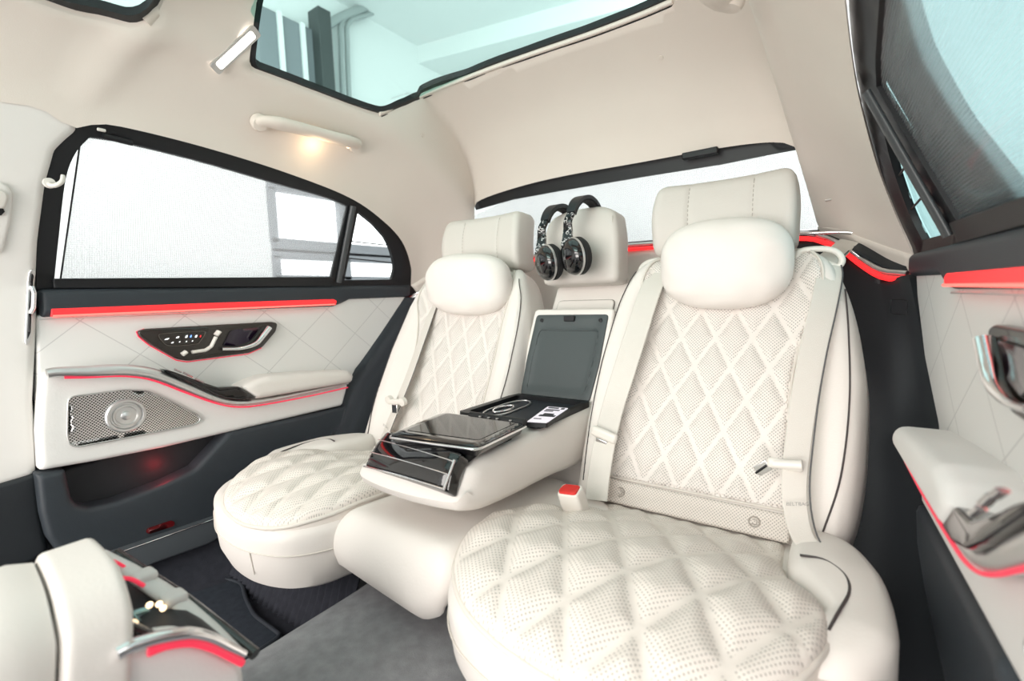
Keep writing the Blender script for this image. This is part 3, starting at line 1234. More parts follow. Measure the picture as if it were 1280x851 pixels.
# ================================================================== pillar, sill, floor
pil = sroot('trim_2', (XL, 0, .36))


def PMl(off):
    return lambda a, b, c: np.column_stack([XL + off + winset(b) + c, a, b])


def wlo(p): return wl(p)[1:]


pw = [(-.45, 1.10), (-.2, 1.10)] + [wlo(p) for p in [(-20, 116), (0, 118), (45, 124), (80, 134), (97, 144), (97, 163), (70, 188), (58, 232), (49, 300), (43, 400)]] + [DL(p) for p in [(42, 500), (46, 560), (46, 592), (38, 597), (0, 608)]] + [(-.45, .30)]
plate('pillar_panel', rounded(pw, .006, 3), PMl(.002), pillarw, pil, res=.02, edge=.015, skirt=((0, -.03),))
pd = [DL((0, 604)), DL((46, 590)), DL((50, 640)), DL((60, 688)), DL((40, 700)), (-.45, .10), (-.45, .34)]
plate('pillar_foot', pd, PMl(.008), slate_d, pil, res=.03, edge=.01, skirt=((0, -.03),))
# coat hook, belt-height slot, air vent
hk = wl((58, 231)) + np.array([.02, 0, 0])
h1 = [hk, hk + np.array([.012, .0, -.006]), hk + np.array([.02, .006, -.006]), hk + np.array([.024, .014, .002]), hk + np.array([.022, .017, .014])]
ck = thing('coat_hook', 'small cream coat hook on the left pillar beside the window frame', 'hook', hk)
tube('hook', cr(h1, 16), [.005, .0045, .004, .004, .0035], creamp, ck, n=10)
lathe('hook_base', [(0, 0), (.010, 0), (.009, .006), (0, .007)], hk, (1, 0, 0), creamp, ck, n=16)
vs = np.array([DL(p) for p in [(33, 340), (38, 336), (43, 340), (42, 360), (38, 425), (33, 432), (29, 428)]])
plate('vent_surround', rounded(vs, .004, 3), PMl(.008), satin, pil, res=.012, edge=.003)
vi = np.array([DL(p) for p in [(37, 342), (40, 345), (37, 415), (33, 424), (33, 415)]])
plate('vent_slot', rounded(vi, .002, 3), PMl(.0105), blackp, pil, res=.012)
e = lin([DL((38, 358)), DL((41, 366)), DL((40, 385)), DL((36, 392))], 14)
tube('vent_slider', np.column_stack([XL + .013 + 0 * e[:, 0], e[:, 0], e[:, 1]]), .0045, chrome, pil, n=8)
bs = np.array([wlo(p) for p in [(-22, 226), (4, 228), (15, 240), (13, 275), (2, 318), (-22, 318)]])
plate('belt_slot_surround', rounded(bs, .012, 4), PMl(.010), pillarw, pil, res=.02, edge=.006)
bi = np.array([wlo(p) for p in [(-20, 236), (4, 240), (9, 248), (4, 262), (-20, 264)]])
plate('belt_guide', rounded(bi, .006, 4), PMl(.018), creamp, pil, res=.02, edge=.004)
bk_ = np.array([wlo(p) for p in [(-20, 262), (2, 262), (4, 266), (0, 270), (-20, 272)]])
plate('belt_gap', bk_, PMl(.016), blackp, pil, res=.02)

sill = sroot('trim_3', (XL, .4, .05))
sp_ = np.array([PX(p, -.700)[1:] for p in [(140, 693), (278, 645), (277, 668), (272, 674), (262, 680), (192, 705), (150, 725)]])
plate('scuff_plate', rounded(np.vstack([[(.05, .13)], sp_, [(.05, .06)]]), .004, 3), lambda a, b, c: np.column_stack([-.700 + c, a, b]), mat('sill_grey', (.075, .085, .095), .45), sill, res=.03, edge=.006, skirt=((0, -.06),))
e = lin([PX((140, 694), -.699), PX((278, 645), -.699)], 14)
tube('scuff_line', e, .0018, chrome, sill, n=6)
e = lin([PX((120, 690), -.745) + np.array([0, 0, .018]), PX((278, 640), -.745) + np.array([0, 0, .010])], 14)
tube('door_seal', e, .011, blackp, sill, n=8)

# floor: one carpet surface, footwell - tunnel - footwell
xs = np.array([-.80, -.745, -.70, -.60, -.45, -.32, -.25, -.20, -.15, -.05, .05, .15, .20, .27, .35, .5, .62, .70, .75])
zs = np.array([.12, .10, .02, .0, .0, .0, .02, .105, .145, .155, .155, .145, .10, .02, .0, 0, .0, .02, .10])
ys = np.array([-.5, .0, .2, .35, .45, .52, .60, .75, .95])
rows = []
for y in ys:
    k = np.clip((y - .55) / .4, 0, 1)
    rows.append([(x, y, z + (.03 * k)) for x, z in zip(xs, zs)])
fl = patch('floor', rows, carpet, nu=110, nv=50, solid=.004)
structure(fl)
# ribbed dark carpet under and before the left seat
hw = []
for x in np.linspace(-.70, -.20, 160):
    rib = .0035 * math.sin(x * 2 * math.pi / .022)
    hw.append([(x, .50 + rib, .0), (x, .535 + rib, .06), (x, .56 + rib, .13), (x, .60, .20), (x, .66, .24)])
V = []
F = []
for i, c in enumerate(hw):
    c = cr(c, 10)
    V += list(c)
    if i:
        for j in range(9):
            F.append(((i - 1) * 10 + j, (i - 1) * 10 + j + 1, i * 10 + j + 1, i * 10 + j))
structure(mk('trim_4', V, F, carpet_d, solid=.004))
kick = patch('trim_5', [[(-.74, .10, .11), (-.74, .35, .11), (-.735, .60, .11)], [(-.70, .10, .03), (-.70, .35, .03), (-.695, .60, .06)], [(-.66, .1, .006), (-.64, .35, .006), (-.60, .55, .008)], [(-.2, .1, .006), (-.22, .35, .006), (-.22, .52, .008)]], carpet_d, nu=24, nv=30)
structure(kick)
mo = np.array([PZ(p, .014)[:2] for p in [(232, 742), (262, 727), (285, 724), (303, 730), (307, 748), (318, 770), (352, 795), (336, 806), (300, 830)]])
mo = np.vstack([mo, [(-.25, .20), (-.62, .20), (-.66, .36)]])
fm = thing('floor_mat', 'dark carpet foot mat in the left rear footwell', 'floor mat', (-.45, .35, .008))
plate('mat_pile', rounded(mo, .02, 4), lambda a, b, c: np.column_stack([a, b, .016 + c]), mat('mat_pile', (.04, .047, .06), .95, bump=(800, .7), spec=.1, var=(70, .3)), fm, res=.02, edge=.004, skirt=((0, -.006),))
mc = densify(rounded(mo, .02, 4), .012)
tube('mat_binding', np.column_stack([mc, np.full(len(mc), .0155)]), .005, rubber, fm, n=8, closed=True)

# car body sides outside the doors
for x, sg_, k in ((XL - .10, 1, 9), (XR + .10, -1, 10)):
    structure(box('trim_%d' % k, (x, .65, .34), (.03, 2.4, .80), slate_d, bevel=.02))
# ================================================================== body sides behind the doors, parcel shelf, rear window
# left dark trim between door and seat
lp_ = [[PX((490, 372), -.79), PX((511, 372), -.755), PY((528, 372), 1.30), PY((547, 364), 1.36)],
       [PX((456, 425), -.79), PX((478, 425), -.755), PY((500, 420), 1.21), PY((530, 400), 1.30)],
       [PX((420, 480), -.79), PX((442, 480), -.755), PY((462, 480), 1.08), PY((500, 460), 1.20)],
       [PX((398, 535), -.79), PX((420, 535), -.755), PY((438, 540), 1.0), PY((470, 540), 1.10)],
       [PX((363, 575), -.79), PX((385, 575), -.755), PY((420, 590), .95), PY((440, 600), 1.0)]]
lt = sroot('trim_6', (-.74, 1.1, .2))
patch('side_trim', lp_, slate, lt, nu=16, nv=30, solid=.01)


def mirror_pts(rows_):
    return [[np.array([XL + XR - p[0], p[1], p[2]]) for p in r] for r in rows_]


rt = sroot('trim_7', (.70, 1.1, .2))
rows = [[PY((1175, 345), 1.30), PY((1137, 345), 1.27), PY((1105, 350), 1.32), PY((1070, 330), 1.37), PY((1040, 310), 1.40)],
        [PY((1190, 420), 1.21), PY((1150, 420), 1.17), PY((1110, 420), 1.25), PY((1070, 400), 1.30), PY((1050, 380), 1.33)],
        [PY((1210, 520), 1.09), PY((1170, 520), 1.05), PY((1120, 520), 1.12), PY((1080, 500), 1.20), PY((1060, 500), 1.22)],
        [PY((1235, 640), 0.97), PY((1195, 640), .93), PY((1130, 650), .98), PY((1085, 640), 1.05), PY((1060, 640), 1.07)],
        [PY((1265, 780), 0.89), PY((1225, 780), .85), PY((1150, 790), .87), PY((1090, 790), .9), PY((1060, 790), .92)],
        [PY((1280, 870), 0.84), PY((1240, 870), .80), PY((1160, 880), .80), PY((1090, 880), .82), PY((1060, 880), .84)]]
patch('side_trim', rows, slate_d, rt, nu=24, nv=40, solid=.01)
q = PY((1126, 383), 1.21) + np.array([-.004, -.012, 0])
gg = rounded([(-.012, -.013), (.012, -.015), (.012, .013), (-.012, .015)], .003, 3)
gg = densify(gg, .004)
tube('cover_groove', np.column_stack([q[0] + gg[:, 0], q[1] + gg[:, 0] * -.6 + gg[:, 1] * .5, q[2] + gg[:, 1]]), .0011, blackp, rt, n=6, closed=True)

shelf = sroot('trim_8', (0, 1.45, .80))
# red light band and chrome band that run behind the headrests from door to door
band = [PY((513, 377), 1.262), PY((528, 371), 1.285), PY((545, 361), 1.335), PY((600, 338), 1.43), PY((660, 326), 1.44), PY((720, 318), 1.445), PY((780, 312), 1.445), PY((822, 309), 1.445), PY((900, 303), 1.44), PY((998, 298), 1.43), PY((1030, 303), 1.42), PY((1055, 315), 1.39), PY((1078, 332), 1.35), PY((1102, 346), 1.31), PY((1134, 350), 1.275)]
band = cr(band, 90)
tube('red_light_band', band, .0062, redled, shelf, n=10)
tube('chrome_band', band + np.array([0, .004, .014]), .0055, satin, shelf, n=10)
rows = [[b + np.array([0, .004, .018]) for b in band[::6]], [b + np.array([0, .05, .024]) * (1 if 6 < i * 6 < 84 else .4) for i, b in enumerate(band[::6])], [np.array([b[0] * .97, max(b[1] + .10, 1.52), b[2] * .3 + .7 * .86]) for b in band[::6]]]
patch('shelf_top', rows, slate_d, shelf, nu=60, nv=12)
rows = [[b + np.array([0, .004, -.004]) for b in band[10:62:4]], [b + np.array([0, .0, -.05]) for b in band[10:62:4]], [np.array([b[0], 1.40, .60]) for b in band[10:62:4]]]
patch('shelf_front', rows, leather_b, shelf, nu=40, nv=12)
rows = [[b + np.array([0, .004, -.002]) for b in band[56:88:3]], [b + np.array([0, .006, -.05]) for b in band[56:88:3]], [b + np.array([0, .0, -.14]) for b in band[56:88:3]]]
patch('shelf_side', rows, slate_d, shelf, nu=30, nv=10)
# belt outlet on the right: black cover in a chrome surround
ob = [PY(p, 1.40) for p in [(1000, 292), (1055, 290), (1086, 296), (1090, 304)]]
tube('outlet_chrome', cr(ob, 24), .0045, chrome, shelf, n=8)
ob2 = [PY(p, 1.36) for p in [(1062, 312), (1082, 326), (1105, 338), (1134, 345)]]
tube('outlet_bezel', cr(ob2, 24), [.003, .007, .007, .004], chrome, shelf, n=8)
rows = [[PY((1064, 306), 1.39), PY((1090, 305), 1.40), PY((1112, 318), 1.36), PY((1134, 331), 1.30)], [PY((1064, 312), 1.36), PY((1084, 323), 1.345), PY((1106, 335), 1.32), PY((1134, 343), 1.285)]]
patch('outlet_cover', rows, slate_d, shelf, nu=20, nv=8)
ob3 = [PY((512, 370), 1.262), PY((528, 363), 1.285), PY((544, 353), 1.335)]
tube('outlet_bezel', cr(ob3, 12), .005, chrome, shelf, n=8)

rw = sroot('window_1', (-.04, 1.5, .85))
RWM = lambda a, b, c: np.column_stack([a, 1.475 - (b - .85) * .10 + c, b])
ro = np.array([(-.66, .83), (-.65, 1.03), (-.58, 1.075), (-.30, 1.105), (0, 1.115), (.3, 1.10), (.50, 1.07), (.575, 1.03), (.60, .83)])
def rw_at(p):
    q = atp(p, (0, 1.475, .85), (0, 1, .10))
    return np.array([q[0], q[2]])
band_t = np.array([rw_at(p) for p in [(594, 262), (640, 249), (700, 238), (800, 221), (850, 213), (900, 205), (960, 193), (998, 186), (1000, 176), (960, 165), (900, 170), (800, 185), (700, 205), (640, 220), (588, 245)]])
plate('header_band', band_t, lambda a, b, c: RWM(a, b, c + .004), blackp, rw, res=.03, skirt=((0, .006),))
plate('glass', ro, lambda a, b, c: RWM(a, b, c + .022), glass_clear, rw, res=.3, skirt=((0, .005),))
lo_ = np.array([rw_at(p) for p in [(600, 332), (780, 303), (1025, 287), (1040, 300), (780, 318), (600, 345)]])
plate('bottom_band', lo_, lambda a, b, c: RWM(a, b, c - .004), blackp, rw, res=.05, skirt=((0, .004),))
# drawn rear blind: white mesh cloth behind the header
plate('rear_blind', np.array([(-.62, .85), (-.61, 1.02), (-.3, 1.085), (0, 1.10), (.3, 1.08), (.53, 1.02), (.56, .85)]), lambda a, b, c: RWM(a, b, c + .014), shade_m, rw, res=.3, skirt=((0, .0008),))
q = [roof_hit(p, .006)[0] for p in [(848, 194), (905, 186)]]
mt = box('blind_mount', (np.array(q[0]) + q[1]) / 2 + np.array([0, 0, -.003]), (.095, .022, .018), blackp, rw, bevel=.003)

# ================================================================== rear seats
LEAN = np.array([0, .480, .877])
NRM = np.array([0, -.877, .480])


def bol(a, hw):
    """cross section of the backrest: flat middle, raised wings, edges rolled back"""
    x = np.abs(a) / hw
    return np.interp(x, [0, .55, .66, .76, .86, .93, .98, 1.0], [0, .002, .012, .026, .026, .012, -.014, -.045])


def make_seat(s, cx, label, loc):
    t = thing('rear_seat', label, 'car seat', loc)
    A = np.array([s, 0, 0], float)
    O = np.array([cx, .88, .27])
    BM = frame_map(O, A, LEAN, NRM)
    # ---------- backrest body
    left = [(-.235, .0), (-.24, .10), (-.235, .25), (-.225, .40), (-.20, .50), (-.165, .565), (-.12, .60)]
    right = [(.12, .602), (.165, .585), (.205, .545), (.235, .49), (.26, .40), (.275, .28), (.272, .15), (.262, .06), (.245, .0)]
    out = np.vstack([cr(left, 40), cr(right, 50)])

    def hwid(b):
        return np.interp(b, [0, .15, .3, .45, .55, .61], [.25, .262, .262, .245, .22, .20])

    def btop(a, b, d):
        w = bol(a - .015, hwid(b))
        w = w - np.where(b > .50, ((b - .50) / .1) ** 2 * .035, 0)
        return w + .006
    plate('backrest', out, BM, leather, t, top=btop, res=.010, edge=.022, skirt=((0, -.02), (-.004, -.05), (0, -.085), (.02, -.10)))
    # dark seam down the outer wing
    sm = cr([(.236, .47), (.243, .38), (.247, .25), (.238, .12), (.215, .02)], 40)
    V = BM(sm[:, 0], sm[:, 1], btop(sm[:, 0], sm[:, 1], None) + .0008 - np.where(np.abs(sm[:, 0]) > .24, .0, 0))
    tube('wing_seam', V, .0016, seamm, t, n=6)
    sm = cr([(-.175, .53), (-.20, .46), (-.213, .36), (-.219, .24), (-.214, .12), (-.205, .03)], 40)
    tube('wing_seam', BM(sm[:, 0], sm[:, 1], btop(sm[:, 0], sm[:, 1], None) + .0006), .0012, seamm, t, n=6)
    # ---------- quilted insert
    il = [(-.160, .050), (-.163, .15), (-.158, .28), (-.150, .40), (-.155, .50), (-.14, .565), (-.10, .59)]
    ir = [(.10, .592), (.16, .575), (.195, .53), (.20, .47), (.180, .40), (.160, .30), (.160, .18), (.168, .052)]
    ins = np.vstack([cr(il, 40), cr(ir, 50)])
    Wq, Hq = .0695, .130
    Lq = 1 / math.hypot(1 / Wq, 1 / Hq)

    def bseam(a, b):
        t1 = (s * a + .018) / Wq + (b - .437) / Hq
        t2 = (s * a + .018) / Wq - (b - .437) / Hq
        return np.minimum(np.abs(t1 - np.round(t1)), np.abs(t2 - np.round(t2))) * Lq

    def itop(a, b, d):
        q = bseam(a, b)
        g = np.exp(-((q - .0046) / .0016) ** 2) * .0011
        pf = .0062 * (1 - np.exp(-(q / .012) ** 2)) * np.clip(d / .02, 0, 1)
        return btop(a, b, d) + .003 + pf - g - np.where(d < .004, .005, 0)
    plate('quilted_backrest_panel', ins, BM, quilt_back, t, top=itop, res=.0042, edge=.004, skirt=((0, -.012),), seam=bseam, sharp=60)
    pp = densify(ins, .008)
    V = BM(pp[:, 0], pp[:, 1], btop(pp[:, 0], pp[:, 1], None) + .002)
    tube('backrest_piping', V, .0024, seaml, t, n=8, closed=True)
    # ---------- perforated band with two round emblems at the foot of the backrest
    bd = rounded([(-.165, .0), (.172, .0), (.170, .046), (-.162, .046)], .006, 3)
    lb = plate('lumbar_band', bd, BM, band_m, t, top=lambda a, b, d: btop(a, b, d) + .012, res=.008, edge=.006, skirt=((0, -.02),), seam=lambda a, b: np.full(len(a), .02))
    for a in (-.125, .118):
        cc = np.linspace(0, 2 * np.pi, 24, endpoint=False)
        V = BM(a + .0085 * np.cos(cc), .023 + .0085 * np.sin(cc), np.full(24, float(btop(np.array([a]), np.array([.023]), None)[0]) + .0125))
        em = tube('seat_emblem', V, .0014, mat('emblem_shade', (.42, .38, .34), .5), lb, n=6, closed=True)
        V2 = BM(a + np.array([-.004, .004, .004, -.001]), .023 + np.array([-.004, -.004, .003, .004]), np.full(4, float(btop(np.array([a]), np.array([.023]), None)[0]) + .0125))
        tube('emblem_mark', lin(V2, 10), .001, mat('emblem_shade', (.42, .38, .34), .5), em, n=5)
    # ---------- cushion
    pad_w = [(.100, .62), (.108, .55), (.138, .485), (.19, .44), (.26, .415), (.355, .403), (.44, .412), (.505, .44), (.555, .49), (.585, .55), (.592, .61), (.578, .66), (.545, .71), (.53, .78), (.528, .875), (.21, .875), (.17, .80), (.115, .72)]
    pad = np.array([((x - .36), y) for x, y in pad_w])
    pad = np.vstack([cr(pad[:14], 120), pad[14:16], cr(pad[15:], 20)[1:]])
    if s > 0:
        CM = lambda a, b, c: np.column_stack([cx + a, b, c])
    else:
        CM = lambda a, b, c: np.column_stack([cx - .004 - np.where(a < 0, a * .70, a * 1.0), b, c])
    Wc, Hc = .092, .165
    Lc_ = 1 / math.hypot(1 / Wc, 1 / Hc)

    def cseam(a, b):
        t1 = (s * a + .033) / Wc + (b - .48) / Hc
        t2 = (s * a + .033) / Wc - (b - .48) / Hc
        return np.minimum(np.abs(t1 - np.round(t1)), np.abs(t2 - np.round(t2))) * Lc_

    def ctop(a, b, d):
        base = np.interp(b, [.40, .46, .54, .62, .70, .80, .90], [.312, .328, .340, .338, .322, .292, .278])
        q = cseam(a, b)
        pf = .0085 * (1 - np.exp(-(q / .016) ** 2)) * np.clip(d / .03, 0, 1)
        g = np.exp(-((q - .0045) / .0018) ** 2) * .0011
        dome = .010 * np.sqrt(np.clip(d / .12, 0, 1))
        return base - .012 + dome + pf - g
    plate('cushion_pad', pad, CM, quilt_seat, t, top=ctop, res=.0052, edge=.010, skirt=((-.001, -.006), (.001, -.03)), seam=cseam, sharp=60)
    pp = densify(pad, .008)
    zz = ctop(pp[:, 0], pp[:, 1], np.zeros(len(pp))) - .012
    tube('cushion_piping', CM(pp[:, 0] * 1.0, pp[:, 1], zz), .0042, seaml, t, n=8, closed=True)
    # smooth leather body below the pad
    bw = [(.092, .64), (.098, .56), (.126, .485), (.18, .432), (.255, .405), (.355, .392), (.45, .398), (.53, .425), (.60, .455), (.645, .51), (.668, .60), (.672, .70), (.655, .80), (.62, .87), (.62, .95), (.12, .95), (.10, .80)]
    body = np.array([((x - .36) if x < .56 else .20 + (x - .56) * .82, y) for x, y in bw])
    body = cr(body, 140, True)

    def ytop(a, b, d):
        z = np.interp(b, [.38, .5, .62, .75, .95], [.288, .298, .298, .280, .262])
        return z - np.where((a > .18), 0.004, 0)
    plate('cushion_body', body, CM, leather, t, top=ytop, res=.016, edge=.022, skirt=((.0, -.02), (.004, -.06), (.018, -.095), (.05, -.112)))
    bs_ = np.array([(.165, .60), (.20, .55), (.25, .56), (.29, .61), (.297, .68), (.285, .78), (.25, .86), (.185, .87), (.18, .74), (.205, .69), (.222, .64)])
    plate('side_bolster', cr(bs_, 60, True), CM, leather, t, top=lambda a, b, d: np.interp(b, [.5, .62, .75, .9], [.300, .318, .318, .305]) + .01 * np.sqrt(np.clip(d / .05, 0, 1)), res=.012, edge=.018, skirt=((0, -.05),))
    sm = [PZ(p, .326) for p in [(1000, 694), (1030, 700), (1055, 718), (1062, 738), (1050, 762), (1036, 784)]]
    sm = cr([(q[0] - .36, q[1]) for q in sm], 30)
    zz2 = np.interp(sm[:, 1], [.5, .62, .75, .9], [.300, .318, .318, .305]) + .0085
    tube('bolster_seam', CM(sm[:, 0], sm[:, 1], zz2), .0018, seamm, t, n=6)
    # seams on the front of the cushion body
    k0 = [i for i in range(len(body)) if body[i, 1] < .60]
    bb = body[k0]
    bb = bb[np.argsort(np.arctan2(bb[:, 1] - .6, bb[:, 0]))]
    c0 = np.array([0, .62])
    tube('body_seam', CM(bb[:, 0] * 1.003, bb[:, 1] - .0008, np.full(len(bb), .246)), .0014, seaml, t, n=6)
    fx = np.argmin(np.abs(bb[:, 0] + .06))
    e = lin([(bb[fx, 0] * 1.0, bb[fx, 1] - .001, .244), (bb[fx, 0], bb[fx, 1] + .004, .20)], 8)
    tube('body_seam', CM(e[:, 0], e[:, 1], e[:, 2]), .0013, seaml, t, n=6)
    # ---------- headrest on two posts
    hc = np.array([cx + s * .0, 1.205, .862])
    hu, hv, hn = A, np.array([0, .10, .995]), np.array([0, -.995, .10])
    HM = frame_map(hc, hu, hv, hn)
    ho = rounded([(-.148, -.085), (.148, -.085), (.152, .02), (.142, .088), (-.142, .088), (-.152, .02)], .026, 6)

    def htop(a, b, d):
        return .050 + .022 * (np.abs(a) / .15) ** 2 - .02 * (b / .09) ** 2 - .0035 * np.exp(-((np.abs(a) - .068) / .0035) ** 2)
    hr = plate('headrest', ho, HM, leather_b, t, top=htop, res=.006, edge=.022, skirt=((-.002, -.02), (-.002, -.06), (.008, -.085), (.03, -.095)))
    for a in (-.068, .068):
        b = np.linspace(-.080, .083, 26)
        tube('headrest_seam', HM(np.full(26, a), b, htop(np.full(26, a), b, None) - np.interp(b, [-.08, -.07, .07, .083], [.010, 0, 0, .012])), .0014, mat('headrest_stitch', (.42, .38, .345), .6), hr, n=6)
    for a in (-.05, .05):
        tube('headrest_post', [hc + A * a + np.array([0, .005, -.07]), hc + A * a + np.array([0, -.02, -.16])], .007, blackp, t, n=12)
    return t


make_seat(1, .360, 'large cream quilted rear seat on the right, nearest to the camera', (.36, .65, .155))
make_seat(-1, -.330, 'cream quilted rear seat on the left, beyond the folded down armrest', (-.33, .65, .155))


def pillow(label, cen, hx, hy, hz, tilt, seedv):
    n1, n2 = 72, 44
    V, F = [], []
    rnd = random.Random(seedv)
    ph = [rnd.uniform(0, 6.28) for _ in range(6)]

    def sg(v, e): return math.copysign(abs(v) ** e, v)
    ct, st = math.cos(tilt), math.sin(tilt)
    for i in range(n2 + 1):
        el = -math.pi / 2 + math.pi * i / n2
        for j in range(n1):
            th = 2 * math.pi * j / n1
            # rounded rectangle seen from the front (x,z), lens shaped in depth
            c, s_ = math.cos(th), math.sin(th)
            e = .72
            rx_, rz_ = sg(c, e), sg(s_, e)
            f = math.cos(el)
            rr_ = abs(f) ** .62
            x = hx * rx_ * rr_
            z = hz * rz_ * rr_
            y = hy * sg(math.sin(el), .9)
            wr = .0025 * math.sin(7 * th + ph[0] + 3 * el) * (1 - f * .2) * math.exp(-((f - .75) / .22) ** 2) + .002 * math.sin(11 * x / hx + ph[1]) * math.sin(6 * z / hz + ph[2]) * .5
            z2 = z - .006 * (1 - (x / hx) ** 2) * (1 if z < 0 else -.3)
            V.append((cen[0] + x * ct - z2 * st, cen[1] + y - wr * (1 if y < 0 else -1), cen[2] + x * st + z2 * ct))
    for i in range(n2):
        for j in range(n1):
            F.append((i * n1 + j, i * n1 + (j + 1) % n1, (i + 1) * n1 + (j + 1) % n1, (i + 1) * n1 + j))
    return tag(mk('neck_pillow', V, F, mat('pillow_leather', (.82, .775, .735), .5, bump=(60, .25, 6), spec=.35), sharp=180), label, 'pillow', 'neck pillows on the headrests')


a, b = PY((824, 330), 1.075), PY((984, 330), 1.075)
c_ = PY((904, 329), 1.075)
pillow('soft white neck pillow hanging in front of the right seat headrest', c_, (b - a)[0] / 2 + .003, .062, .090, -.02, 3)
a, b = PY((534, 355), 1.075), PY((632, 355), 1.075)
c_ = PY((584, 355), 1.075)
pillow('soft white neck pillow hanging in front of the left seat headrest', c_, (b - a)[0] / 2, .060, .086, -.05, 8)

# ================================================================== centre seat, its headrest
cs_ = thing('center_seat', 'narrow cream middle seat with short cushion block and flat headrest between the two seats', 'car seat', (0, .6, .16))
CO = np.array([.012, .93, .27])
CMb = frame_map(CO, (1, 0, 0), LEAN, NRM)
cb = rounded([(-.125, .0), (.125, .0), (.125, .54), (-.105, .54)], .015, 4)
plate('backrest', cb, CMb, leather, cs_, res=.02, edge=.012, skirt=((0, -.08),), top=lambda a, b, d: np.full(len(a), -.03))
hq = rounded([(-.085, .25), (.085, .25), (.085, .485), (-.085, .485)], .012, 4)
plate('hatch', hq, CMb, leather, cs_, res=.02, edge=.004, skirt=((0, -.01),), top=lambda a, b, d: np.full(len(a), -.023))
hq = densify(hq, .012)
tube('hatch_gap', CMb(hq[:, 0], hq[:, 1], np.full(len(hq), -.0275)), .0014, seamm, cs_, n=6, closed=True)
hO = np.array([.012, 1.175, .824])
hM = frame_map(hO, (1, 0, 0), (0, .09, .996), (0, -.996, .09))
ho = rounded([(-.108, -.10), (.115, -.10), (.112, .03), (.098, .085), (.05, .108), (-.05, .108), (-.095, .085), (-.106, .03)], .02, 5)
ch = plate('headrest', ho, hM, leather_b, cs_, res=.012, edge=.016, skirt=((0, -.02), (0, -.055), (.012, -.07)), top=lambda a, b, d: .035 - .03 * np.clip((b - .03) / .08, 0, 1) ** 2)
tube('headrest_seam', hM(np.full(20, .096), np.linspace(-.09, .07, 20), np.full(20, .0305)), .0012, seaml, ch, n=6)
# cushion block under the armrest
cbk = [(-.175, .50), (-.168, .485), (-.03, .478), (.06, .474), (.11, .49), (.125, .56), (.16, .66), (.20, .75), (.25, .82), (.22, .86), (.13, .84), (.10, .92), (-.16, .92), (-.185, .7)]
plate('cushion', rounded(cbk, .02, 4), lambda a, b, c: np.column_stack([a, b, c]), leather, cs_, res=.014, edge=.035,
      top=lambda a, b, d: np.interp(b, [.47, .55, .7, .95], [.315, .312, .300, .285]) - .05 * np.clip((.53 - b) / .06, 0, 1) ** 2, skirt=((0, -.012), (.006, -.034), (.022, -.052)))

# ================================================================== folding armrest
ar = thing('folding_armrest', 'cream folding centre armrest with gloss black front and open storage lid', 'armrest', (0, .70, .33))
# side profile (y, z) swept over x with rounded long edges
prof_top = [(.52, .40), (.545, .428), (.60, .437), (.80, .4365), (1.02, .437)]
prof_bot = [(1.02, .318), (.92, .320), (.80, .334), (.66, .343), (.56, .355), (.515, .368), (.505, .385)]
prof = np.vstack([lin(prof_top, 40), cr(prof_bot, 40)])
nx = 28
V, F = [], []
cenp = prof.mean(0)
us = np.linspace(-1, 1, nx)
hwid_, xc = .128, -.006
for u in us:
    k = max(0, (abs(u) - .86) / .14)
    shr = .014 * (1 - math.sqrt(max(0, 1 - k * k)))
    fr0 = .020 * u * u
    for (y, z) in prof:
        d = np.array([y - cenp[0], z - cenp[1]])
        yy = y + (shr if y < .6 else 0) + fr0 * (1 if y < .53 else max(0, 1 - (y - .53) / .05))
        zz = z - shr * (1 if z > .39 else -1)
        V.append((xc + hwid_ * math.copysign(abs(u) ** .9, u), yy, zz))
npf = len(prof)
for i in range(nx - 1):
    for j in range(npf):
        F.append((i * npf + j, i * npf + (j + 1) % npf, (i + 1) * npf + (j + 1) % npf, (i + 1) * npf + j))
F.append(tuple(range(npf)))
F.append(tuple((nx - 1) * npf + j for j in range(npf)))
mk('body', V, F, leather, ar, sharp=60)
# gloss black front with two chrome lines (cup holder doors)
fpq = [PX((460, 588), -.125), PX((478, 553), -.118), PX((577, 581), .112), PX((563, 614), .118)]
fpq = [np.array(p) for p in [(-.122, .536, .390), (-.116, .590, .447), (.106, .552, .452), (.108, .514, .402)]]


def quadM(q, bow=0.0, lift=0.0):
    n = np.cross(q[3] - q[0], q[1] - q[0])
    n /= np.linalg.norm(n)

    def M(a, b, c):
        a_, b_ = np.asarray(a)[:, None], np.asarray(b)[:, None]
        S = (1 - a_) * (1 - b_) * q[0] + (1 - a_) * b_ * q[1] + a_ * b_ * q[2] + a_ * (1 - b_) * q[3]
        return S + n * (np.asarray(c)[:, None] + lift + bow * (4 * a_ * (1 - a_)))
    return M


FM = quadM(fpq, .006, .010)
fo_ = rounded([(0, 0), (1, 0), (1, 1), (0, 1)], .06, 4)
gp_ = plate('gloss_front', fo_, FM, gloss, ar, res=.05, skirt=((0, -.02),), top=lambda a, b, d: .006 * np.sin(np.clip(b, 0, 1) * np.pi) - .006 * np.clip(1 - d / .06, 0, 1) ** 2)
for b, r in ((.70, .0011), (.36, .0011), (.02, .0018)):
    aa = np.linspace(.02, .985, 30)
    tube('chrome_line', FM(aa, np.full(30, b), np.full(30, .006 * math.sin(b * math.pi) + .0003)), r, chrome, gp_, n=8)
tube('chrome_edge', FM(np.full(16, .99), np.linspace(.0, .75, 16), .003 * np.ones(16)), .0022, chrome, gp_, n=8)
